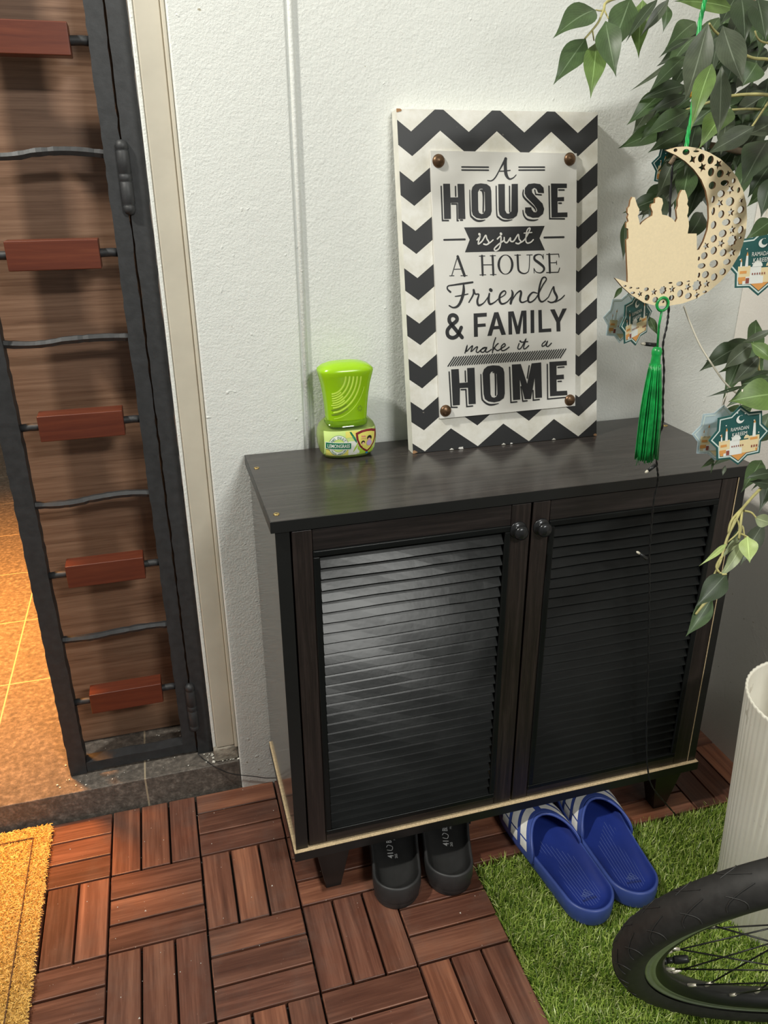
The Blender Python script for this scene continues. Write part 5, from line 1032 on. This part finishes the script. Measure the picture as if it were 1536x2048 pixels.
ringmesh(mb, [(cr + TR * math.cos(t_), TR * 1.04 * math.sin(t_)) for t_ in [math.radians(x) for x in range(-135, 136, 15)]], M['tread'], close=False)
tyre = mb.build('tyre', wh)
mb = MB()   # moulded tread lines on the tyre
for i in range(30):
    a = 2 * math.pi * i / 30
    for sgn in (1, -1):
        for (da0, t0, da1, t1, bend) in ((0.0, 12, 0.15, 64, 0.04), (0.07, 74, 0.12, 24, -0.03)):
            pts = []
            for q in range(7):
                u_ = q / 6; th = math.radians(t0 + (t1 - t0) * u_) * sgn; aa = a + da0 + (da1 - da0) * u_ + bend * math.sin(math.pi * u_)
                pts.append(wp(aa, cr + (TR + 0.0003) * math.cos(th), (TR * 1.04 + 0.0003) * math.sin(th)))
            mb.tube(pts, 0.0006, M['treadline'], 4, False)
mb.build('tread_pattern', wh)['kind'] = 'stuff'
mb = MB()
ringmesh(mb, [(RR + 0.002, 0.0118), (RR + 0.0015, 0.0135), (RR - 0.003, 0.0135), (RR - 0.0035, 0.0128), (RR - 0.0075, 0.0128), (RR - 0.0082, 0.0133), (RR - 0.012, 0.0128)], M['rimsilver'], close=False)
ringmesh(mb, [(RR + 0.002, -0.0118), (RR + 0.0015, -0.0135), (RR - 0.003, -0.0135), (RR - 0.012, -0.0128)], M['rimsilver'], close=False)
ringmesh(mb, [(RR - 0.012, 0.0128), (RR - 0.018, 0.0115), (RR - 0.024, 0.0065), (RR - 0.025, 0.0), (RR - 0.024, -0.0065), (RR - 0.018, -0.0115), (RR - 0.012, -0.0128)], M['rimblack'], close=False)
ringmesh(mb, [(RR + 0.002, 0.0118), (RR - 0.004, 0.010), (RR - 0.004, -0.010), (RR + 0.002, -0.0118)], M['rimblack'], close=False)
mb.build('rim', wh)
mb = MB(); q = wn.to_track_quat('Z', 'Y')
tmp = MB(); tmp.lathe([(0.004, -0.055), (0.0085, -0.05), (0.0085, -0.034), (0.024, -0.032), (0.024, -0.028), (0.012, -0.026), (0.011, 0.026), (0.024, 0.028), (0.024, 0.032), (0.0085, 0.034), (0.0085, 0.05), (0.004, 0.055)], M['rimblack'], n=24)
tmp.v = [tuple(q @ Vector(v)) for v in tmp.v]; tmp.build('hub', wh)
VA = math.atan2(0, 1)
# spokes (32) with their nipples
for i in range(32):
    ar = 2 * math.pi * (i + 0.5) / 32 + 0.09; side = 1 if i % 2 else -1; lean = 0.55 if (i // 2) % 2 else -0.55
    p0 = wp(ar, RR - 0.024, 0.003 * side); p1 = wp(ar + lean * 1.7, 0.022, 0.030 * side)
    mb = MB(); mb.tube([p0, p1], 0.0010, M['spoke'], 6); s_ = mb.build('spoke', wh)
    d_ = (p1 - p0).normalized(); mb = MB(); mb.tube([p0 - d_ * 0.002, p0 + d_ * 0.006, p0 + d_ * 0.0115], [0.0022, 0.0022, 0.0018], M['nipple'], 8)
    mb.build('spoke_nipple', s_, label='pale metal nipple')
VANG = 3.42
mb = MB(); v0 = wp(VANG, RR - 0.024, 0); vd = -wp(VANG, 1, 0)
mb.tube([v0, v0 + vd * 0.004], 0.0045, M['rimblack'], 12); mb.tube([v0 + vd * 0.004, v0 + vd * 0.012], 0.0035, M['rimblack'], 12)
mb.tube([v0 + vd * 0.012, v0 + vd * 0.014, v0 + vd * 0.027, v0 + vd * 0.030], [0.0040, 0.0048, 0.0048, 0.0036], M['rimblack'], 12)
mb.build('valve_cap', wh)

# ------------------------------------------------------------------ artificial ficus tree
TX, TY = 0.905, -0.52
tree = thing('artificial_ficus', 'artificial ficus tree with drooping green leaves at the right edge', 'artificial tree', (TX, TY, 0.235))
TL = Vector(tree.location)
def tl(mb): mb.v = [(x - TL.x, y - TL.y, z - TL.z) for x, y, z in mb.v]; return mb
mb = MB()
for ph in (0, 2.1, 4.2):
    mb.tube([(TX + 0.012 * math.cos(ph + h * 5), TY + 0.012 * math.sin(ph + h * 5), 0.225 + h * 1.5) for h in [i / 24 for i in range(25)]], [0.011 - 0.005 * i / 24 for i in range(25)], M['bark'], 8)
tl(mb).build('trunk', tree)
lm = MB()
def leaf(base, tip, width, shade, nh=None, fold=0.22, droop=0.10):
    B_ = Vector(base); T = Vector(tip); ax = T - B_; Ln = ax.length
    if Ln < 1e-4: return
    ax.normalize(); n_ = nh if nh is not None else (Vector((-0.45, -0.80, 0.42)) + Vector([random.uniform(-0.28, 0.28) for _ in range(3)]))
    sd = ax.cross(n_); sd = sd.normalized() if sd.length > 1e-4 else ax.orthogonal().normalized(); nn = sd.cross(ax).normalized()
    c = len(lm.v); NL = 12; prof = [0.0, 0.30, 0.62, 0.86, 0.985, 1.0, 0.95, 0.83, 0.66, 0.46, 0.26, 0.10, 0.0]
    wv = random.uniform(0, 6)
    for i in range(NL + 1):
        t = i / NL; w = width * prof[i] / 2; p = B_ + ax * (Ln * t) + nn * (droop * Ln * math.sin(math.pi * t) * 0.8)
        if i > 9: p = p + sd * (0.04 * Ln * (t - 0.75) * math.sin(wv))
        for s_ in (-1, -0.5, 0, 0.5, 1):
            rip = 0.03 * width * math.sin(t * 11 + wv) * abs(s_)
            lm.v.append(tuple(p + sd * (w * s_) + nn * (fold * w * abs(s_) + rip)))
    for i in range(NL):
        for j in range(4):
            a = c + i * 5 + j; u0, u1, v0_, v1_ = j / 4, (j + 1) / 4, i / NL, (i + 1) / NL
            lm.face([a, a + 1, a + 6, a + 5], LEAFM[shade], [(u0, v0_), (u1, v0_), (u1, v1_), (u0, v1_)], True)
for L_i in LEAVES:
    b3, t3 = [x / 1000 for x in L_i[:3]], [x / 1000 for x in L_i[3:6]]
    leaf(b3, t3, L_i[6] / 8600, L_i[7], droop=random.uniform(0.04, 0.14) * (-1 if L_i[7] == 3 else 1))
# the rest of the crown, round the trunk
cnt = 0
while cnt < 210:
    a = random.uniform(0, 6.28); r = random.uniform(0.02, 0.24); z = random.uniform(1.02, 1.72)
    p = Vector((TX + 0.02 + r * math.cos(a), TY + r * math.sin(a), z))
    if p.x > 1.015 or p.y < -0.80: continue
    q = cam.matrix_world.inverted() @ p; px = 768 + 1556 * q.x / -q.z; py = 1024 - 1556 * q.y / -q.z
    if px < 1470 + (120 if 250 < py < 900 else 0): continue
    d_ = Vector((math.cos(a) * .5 + random.uniform(-.4, .4), math.sin(a) * .5 + random.uniform(-.4, .4), random.uniform(-1.3, -0.2))).normalized()
    e = p + d_ * random.uniform(0.045, 0.07)
    if e.x > 1.03: continue
    leaf(p, e, random.uniform(0.022, 0.032), random.choice((0, 0, 1, 1, 2, 3)), Vector((random.uniform(-1, 1), random.uniform(-1, .2), random.uniform(0, 1)))); cnt += 1
for i in range(7):
    a = 0.9 * i; z0_ = 1.0 + 0.09 * i
    mb = MB(); mb.tube(catmull([(TX, TY, z0_), (TX + 0.05 * math.cos(a) , TY + 0.08 * math.sin(a), z0_ + 0.08), (min(1.02, TX + 0.11 * math.cos(a)), TY + 0.18 * math.sin(a), z0_ + 0.10)]), 0.0025, M['bark'], 6)
    tl(mb).build('branch', tree)
tl(lm).build('foliage', tree)
for pts, r in BRANCH:
    P_ = catmull([[x / 1000 for x in q] for q in pts], 5); n_ = len(P_)
    if r > 3.5: P_[0] = Vector((TX, TY, P_[0].z))
    mb = MB(); mb.tube(P_, [r / 1000 * (1 - 0.45 * i / n_) for i in range(n_)], M['bark'] if r > 3.5 else M['twig'], 7)
    tl(mb).build('branch', tree)

# ------------------------------------------------------------------ wooden moon ornament
M0 = Vector(MOON0)
moon = thing('moon_ornament', 'pale wooden crescent moon ornament with mosque cut-out hanging in front of the wall', 'ornament', tuple(M0))
def mf(off): return lambda a, c: (a, off, c)
def area2(l): return sum(p[0] * q[1] - q[0] * p[1] for p, q in zip(l, l[1:] + l[:1]))
mo = [(a / 1e4, c / 1e4) for a, c in MOON]
if area2(mo) < 0: mo = mo[::-1]
holes = []
for x, y, kind_, rx, ry, nn_ in HOLES:
    x, y, rx, ry = x / 1e4, y / 1e4, rx / 1e4, ry / 1e4
    if kind_ == 'o': holes.append([(x + rx * math.cos(i * math.tau / 12), y + ry * math.sin(i * math.tau / 12)) for i in range(12)])
    else:
        k_ = nn_ * 2; inn = 0.45 if kind_ == 's' else 0.8; ph = random.uniform(0, 1)
        holes.append([(x + rx * (1 if i % 2 == 0 else inn) * math.cos(i * math.tau / k_ + ph), y + rx * (1 if i % 2 == 0 else inn) * math.sin(i * math.tau / k_ + ph)) for i in range(k_)])
mb = MB(); mb.poly([mo] + holes, mf(-0.0015), M['moon']); mb.poly([mo] + holes, mf(0.0015), M['moon'])
for l in [mo] + holes: mb.wallloop(l, mf(-0.0015), mf(0.0015), M['moonedge'])
mb.build('crescent', moon)
cordp = [Vector((a / 1e4, c / 1e4, e / 1e4)) for a, c, e in CORD]
mb = MB()
hi = cordp[:3]; lo = cordp[3:]
full = catmull(hi + lo, 5)
for ph in (0, 2.1, 4.2):
    mb.tube([p + Vector((0.0011 * math.cos(i * 0.9 + ph), 0.0011 * math.sin(i * 0.9 + ph), 0)) - M0 for i, p in enumerate(full)], 0.0016, M['tassel'], 6)
mb.build('hanging_cord', moon, label='green twisted cord')
mb = MB(); B0, B1 = [Vector([x / 1e4 for x in q]) for q in BEAD]
mb.tube([B0 + Vector((0, -0.003, 0.006)) - M0, B0 + Vector((0, -0.003, 0)) - M0, B1 + Vector((0, -0.003, 0)) - M0], [0.0022, 0.0042, 0.0042], M['gold'], 12); mb.build('gold_bead', moon)
mb = MB(); tmp = B1 + Vector((0, -0.003, -0.003)) - M0; mb.lathe([(0.0001, -0.003), (0.0025, -0.002), (0.0035, 0), (0.0025, 0.002), (0.0001, 0.003)], M['silver'], tuple(tmp), 12); mb.build('silver_bead', moon)
ts = [Vector([x / 1e4 for x in q]) - M0 for q in TASSEL]
mb = MB(); mb.tube([Vector((0.0075 * math.cos(i * math.tau / 16), -0.0025, 0.0075 * math.sin(i * math.tau / 16) - 0.001)) for i in range(17)], 0.0017, M['tassel'], 8, False)
mb.tube([ts[0] + Vector((0, -0.003, -0.007)), ts[1], ts[2]], 0.0014, M['tassel'], 6); mb.build('tassel_loop', moon)
mb = MB(); h0 = ts[2]
mb.lathe([(0.0001, 0.001), (0.0045, 0.0), (0.0062, -0.004), (0.0060, -0.008), (0.0052, -0.010), (0.0056, -0.014), (0.0062, -0.024), (0.0068, -0.026)], M['tassel'], tuple(h0), 20)
n_th = 120; end = ts[4]
for i in range(n_th):
    r0 = 0.0066 * math.sqrt(random.random()); a = random.uniform(0, math.tau); r1 = r0 * 2.3
    s0 = h0 + Vector((r0 * math.cos(a), r0 * math.sin(a), -0.020)); e0 = end + Vector((r1 * math.cos(a) * 1.0 - 0.002, r1 * math.sin(a) * 0.8, random.uniform(-0.004, 0.003)))
    mid_ = s0.lerp(e0, 0.45) + Vector((math.cos(a), math.sin(a), 0)) * 0.0022
    mb.tube(catmull([s0, mid_, e0], 4), 0.00085, M['tassel'], 5, True)
for _ in range(7):
    a = random.uniform(0, 6.28); s0 = end + Vector((-0.008 + random.uniform(-.008, .012), 0, 0.002)); mb.tube([s0, s0 + Vector((random.uniform(-.002, .002), 0, -0.006)), s0 + Vector((random.uniform(-.004, .004), 0, -0.011))], 0.0003, M['tassel'], 4)
mb.build('tassel', moon, label='long green silk tassel')

# ------------------------------------------------------------------ string lights and wires
def V4(q): return Vector([x / 1e4 for x in q])
cab_p = catmull([V4(q) for q in CABLE], 8); O = cab_p[0]
sl = thing('string_light_cable', 'black string light cable hanging down in front of the right cabinet door to the turf', 'string lights', tuple(O))
mb = MB()
for ph in (0, math.pi): mb.tube([p - O + Vector((0.0008 * math.cos(i * 1.1 + ph), 0.0008 * math.sin(i * 1.1 + ph), 0)) for i, p in enumerate(cab_p)], 0.00085, M['wire'], 6)
mb.build('cable', sl)
for a, c in PODS:
    a, c = V4(a) - O, V4(c) - O; d_ = (c - a)
    mb = MB(); mb.tube([a, a + d_ * 0.72], [0.0028, 0.0024], M['wire'], 10); mb.tube([a + d_ * 0.72, a + d_ * 0.9, c], [0.0021, 0.0019, 0.0006], M['clear'], 10); mb.build('bulb_holder', sl)
P_ = catmull([V4(q) for q in SILVER], 6); mb = MB()
mb.tube([p - P_[0] for p in P_], 0.0011, M['clear'], 6); o = mb.build('clear_cord'); o.location = P_[0]
tag(o, 'thin pale clear cord running from the moon ornament down to the lower leaves', 'cord')
P_ = catmull([V4(q) for q in WIRE], 6); mb = MB(); mb.tube([p - P_[0] for p in P_], 0.00085, M['wire'], 6); o = mb.build('thin_wire'); o.location = P_[0]
tag(o, 'thin black wire from the gate post along the step and wall to the cabinet', 'wire')

# ------------------------------------------------------------------ star-shaped cards
def star(R_, inn=0.79, rot=0.0):
    return [((R_ if i % 2 == 0 else R_ * inn) * math.sin(i * math.pi / 8 + rot), (R_ if i % 2 == 0 else R_ * inn) * math.cos(i * math.pi / 8 + rot)) for i in range(16)]
def card(name, label, c, R_, roll, yaw, ghost):
    o = thing(name, label, 'star card', c); o['group'] = 'star cards hanging on the tree'
    q = Matrix.Rotation(math.radians(-16 + yaw), 3, 'Z') @ Matrix.Rotation(math.radians(-roll), 3, 'Y')
    def fn(off): return lambda x, z: tuple(q @ Vector((x, off, z)))
    bm, ln = (M['acrylic'], M['card_line']) if ghost else (M['card_teal'], M['card_line'])
    s0 = star(R_)[::-1]; mb = MB(); th = 0.0006
    mb.poly([s0], fn(-th), bm); mb.poly([s0], fn(th), bm); mb.wallloop(s0, fn(-th), fn(th), bm); mb.build('plate', o)
    mb = MB(); u = R_
    so, si = star(R_ * 0.93), star(R_ * 0.875)
    for i in range(16):
        j = (i + 1) % 16; b_ = len(mb.v); mb.v += [fn(-th - 0.0002)(*p) for p in (so[i], so[j], si[j], si[i])]; mb.face([b_, b_ + 1, b_ + 2, b_ + 3], ln)
    z = [0]
    def F_(): z[0] += 1; return fn(-th - 0.0001 - z[0] * 0.00002)
    cream, org, wht, brn = M['card_cream'], M['card_orange'], M['card_white'], M['card_brown']
    # walled town along the lower part: filled ground inside the star, then houses
    mb.poly([[(-0.60 * u, -0.60 * u), (-0.68 * u, -0.25 * u), (0.68 * u, -0.25 * u), (0.60 * u, -0.60 * u), (0.25 * u, -0.62 * u), (0.0, -0.84 * u), (-0.25 * u, -0.62 * u)][::-1]], F_(), org if not ghost else cream)
    for x0, x1, z0_, z1_, m_ in ((-0.66, -0.30, -0.48, -0.08, cream), (-0.30, 0.02, -0.42, -0.12, wht), (0.02, 0.34, -0.46, -0.16, cream), (0.30, 0.66, -0.50, -0.06, cream), (-0.50, 0.10, -0.62, -0.40, wht), (0.10, 0.55, -0.60, -0.42, cream), (-0.60, -0.40, -0.30, -0.22, org), (-0.64, -0.42, -0.52, -0.40, org), (0.36, 0.60, -0.20, -0.12, org)):
        mb.poly([[(x0 * u, z0_ * u), (x1 * u, z0_ * u), (x1 * u, z1_ * u), (x0 * u, z1_ * u)]], F_(), m_)
    for x_, w_, z1_ in ((-0.42, 0.045, 0.22), (-0.58, 0.03, 0.05), (0.48, 0.055, 0.36)):
        mb.poly([[((x_ - w_) * u, -0.1 * u), ((x_ + w_) * u, -0.1 * u), ((x_ + w_ * .6) * u, z1_ * u), ((x_ - w_ * .6) * u, z1_ * u)]], F_(), wht); mb.poly([[((x_ - w_ * .7) * u, z1_ * u), ((x_ + w_ * .7) * u, z1_ * u), (x_ * u, (z1_ + 0.12) * u)]], F_(), org)
    mb.poly([[((-0.10 + 0.15 * math.cos(a)) * u, (-0.12 + 0.17 * math.sin(a)) * u) for a in [math.pi * i / 10 for i in range(11)]]], F_(), wht)
    mb.poly([[((0.24 + 0.09 * math.cos(a)) * u, (-0.12 + 0.12 * math.sin(a)) * u) for a in [math.pi * i / 10 for i in range(11)]]], F_(), cream)
    for x_, z_, m_ in ((-0.36, -0.60, brn), ): mb.poly([[((x_ - .05) * u, z_ * u), ((x_ + .05) * u, z_ * u), ((x_ + .05) * u, (z_ + .16) * u), ((x_ - .05) * u, (z_ + .16) * u)]], F_(), m_)
    for i in range(6): x_ = -0.24 + i * 0.07; mb.poly([[((x_) * u, -0.36 * u), ((x_ + .03) * u, -0.36 * u), ((x_ + .03) * u, -0.30 * u), (x_ * u, -0.30 * u)]], F_(), brn)
    for i in range(3): x_ = 0.40 + i * 0.08; mb.poly([[((x_) * u, -0.46 * u), ((x_ + .04) * u, -0.46 * u), ((x_ + .04) * u, -0.38 * u), (x_ * u, -0.38 * u)]], F_(), brn)
    if not ghost:
        cr_ = [(0.13 * math.cos(a), 0.13 * math.sin(a)) for a in [math.radians(x) for x in range(60, 341, 20)]] + [(0.045 + 0.095 * math.cos(a), 0.04 + 0.095 * math.sin(a)) for a in [math.radians(x) for x in range(325, 75, -20)]]
        mb.poly([[((x + 0.0) * u, (z_ + 0.55) * u) for x, z_ in cr_]], F_(), wht)
        f_ = F_(); put_text(mb, 'RAMADAN', f_, 0, 0.25 * u, 0.12 * u, wht, 0.58 * u); put_text(mb, 'KAREEM', f_, 0, 0.07 * u, 0.12 * u, wht, 0.48 * u)
        for x_, z_ in ((-0.45, 0.42), (0.45, 0.45), (-0.62, 0.12), (0.62, 0.02), (-0.1, 0.78), (-0.25, -0.02), (0.2, -0.02), (0.15, 0.72)): mb.poly([[((x_ + 0.022 * math.cos(a)) * u, (z_ + 0.022 * math.sin(a)) * u) for a in [i * math.tau / 6 for i in range(6)]]], F_(), wht)
    mb.build('printed_town', o)
    mb = MB(); mb.tube([fn(0.001)(0, R_ * 0.9), fn(0.001)(0, R_ * 1.05), fn(0.001)(0.002, R_ * 1.5)], 0.0009, M['clear'], 6); mb.build('hanging_loop', o)
clabs = ['dark teal star card with white crescent, over the cabinet top right corner', 'pale blue see-through star card just left of the teal one at the cabinet corner',
         'dark teal star card cut by the right edge, beside the moon ornament', 'narrow turned teal star card below the left tip of the moon ornament', 'pale see-through star card behind the turned one under the moon tip',
         'teal star card mostly hidden behind the top tip of the moon ornament']
for (c, R_, roll, yaw, g), lab in zip(CARDS, clabs): card('star_card', lab, c, R_, roll, yaw, g)
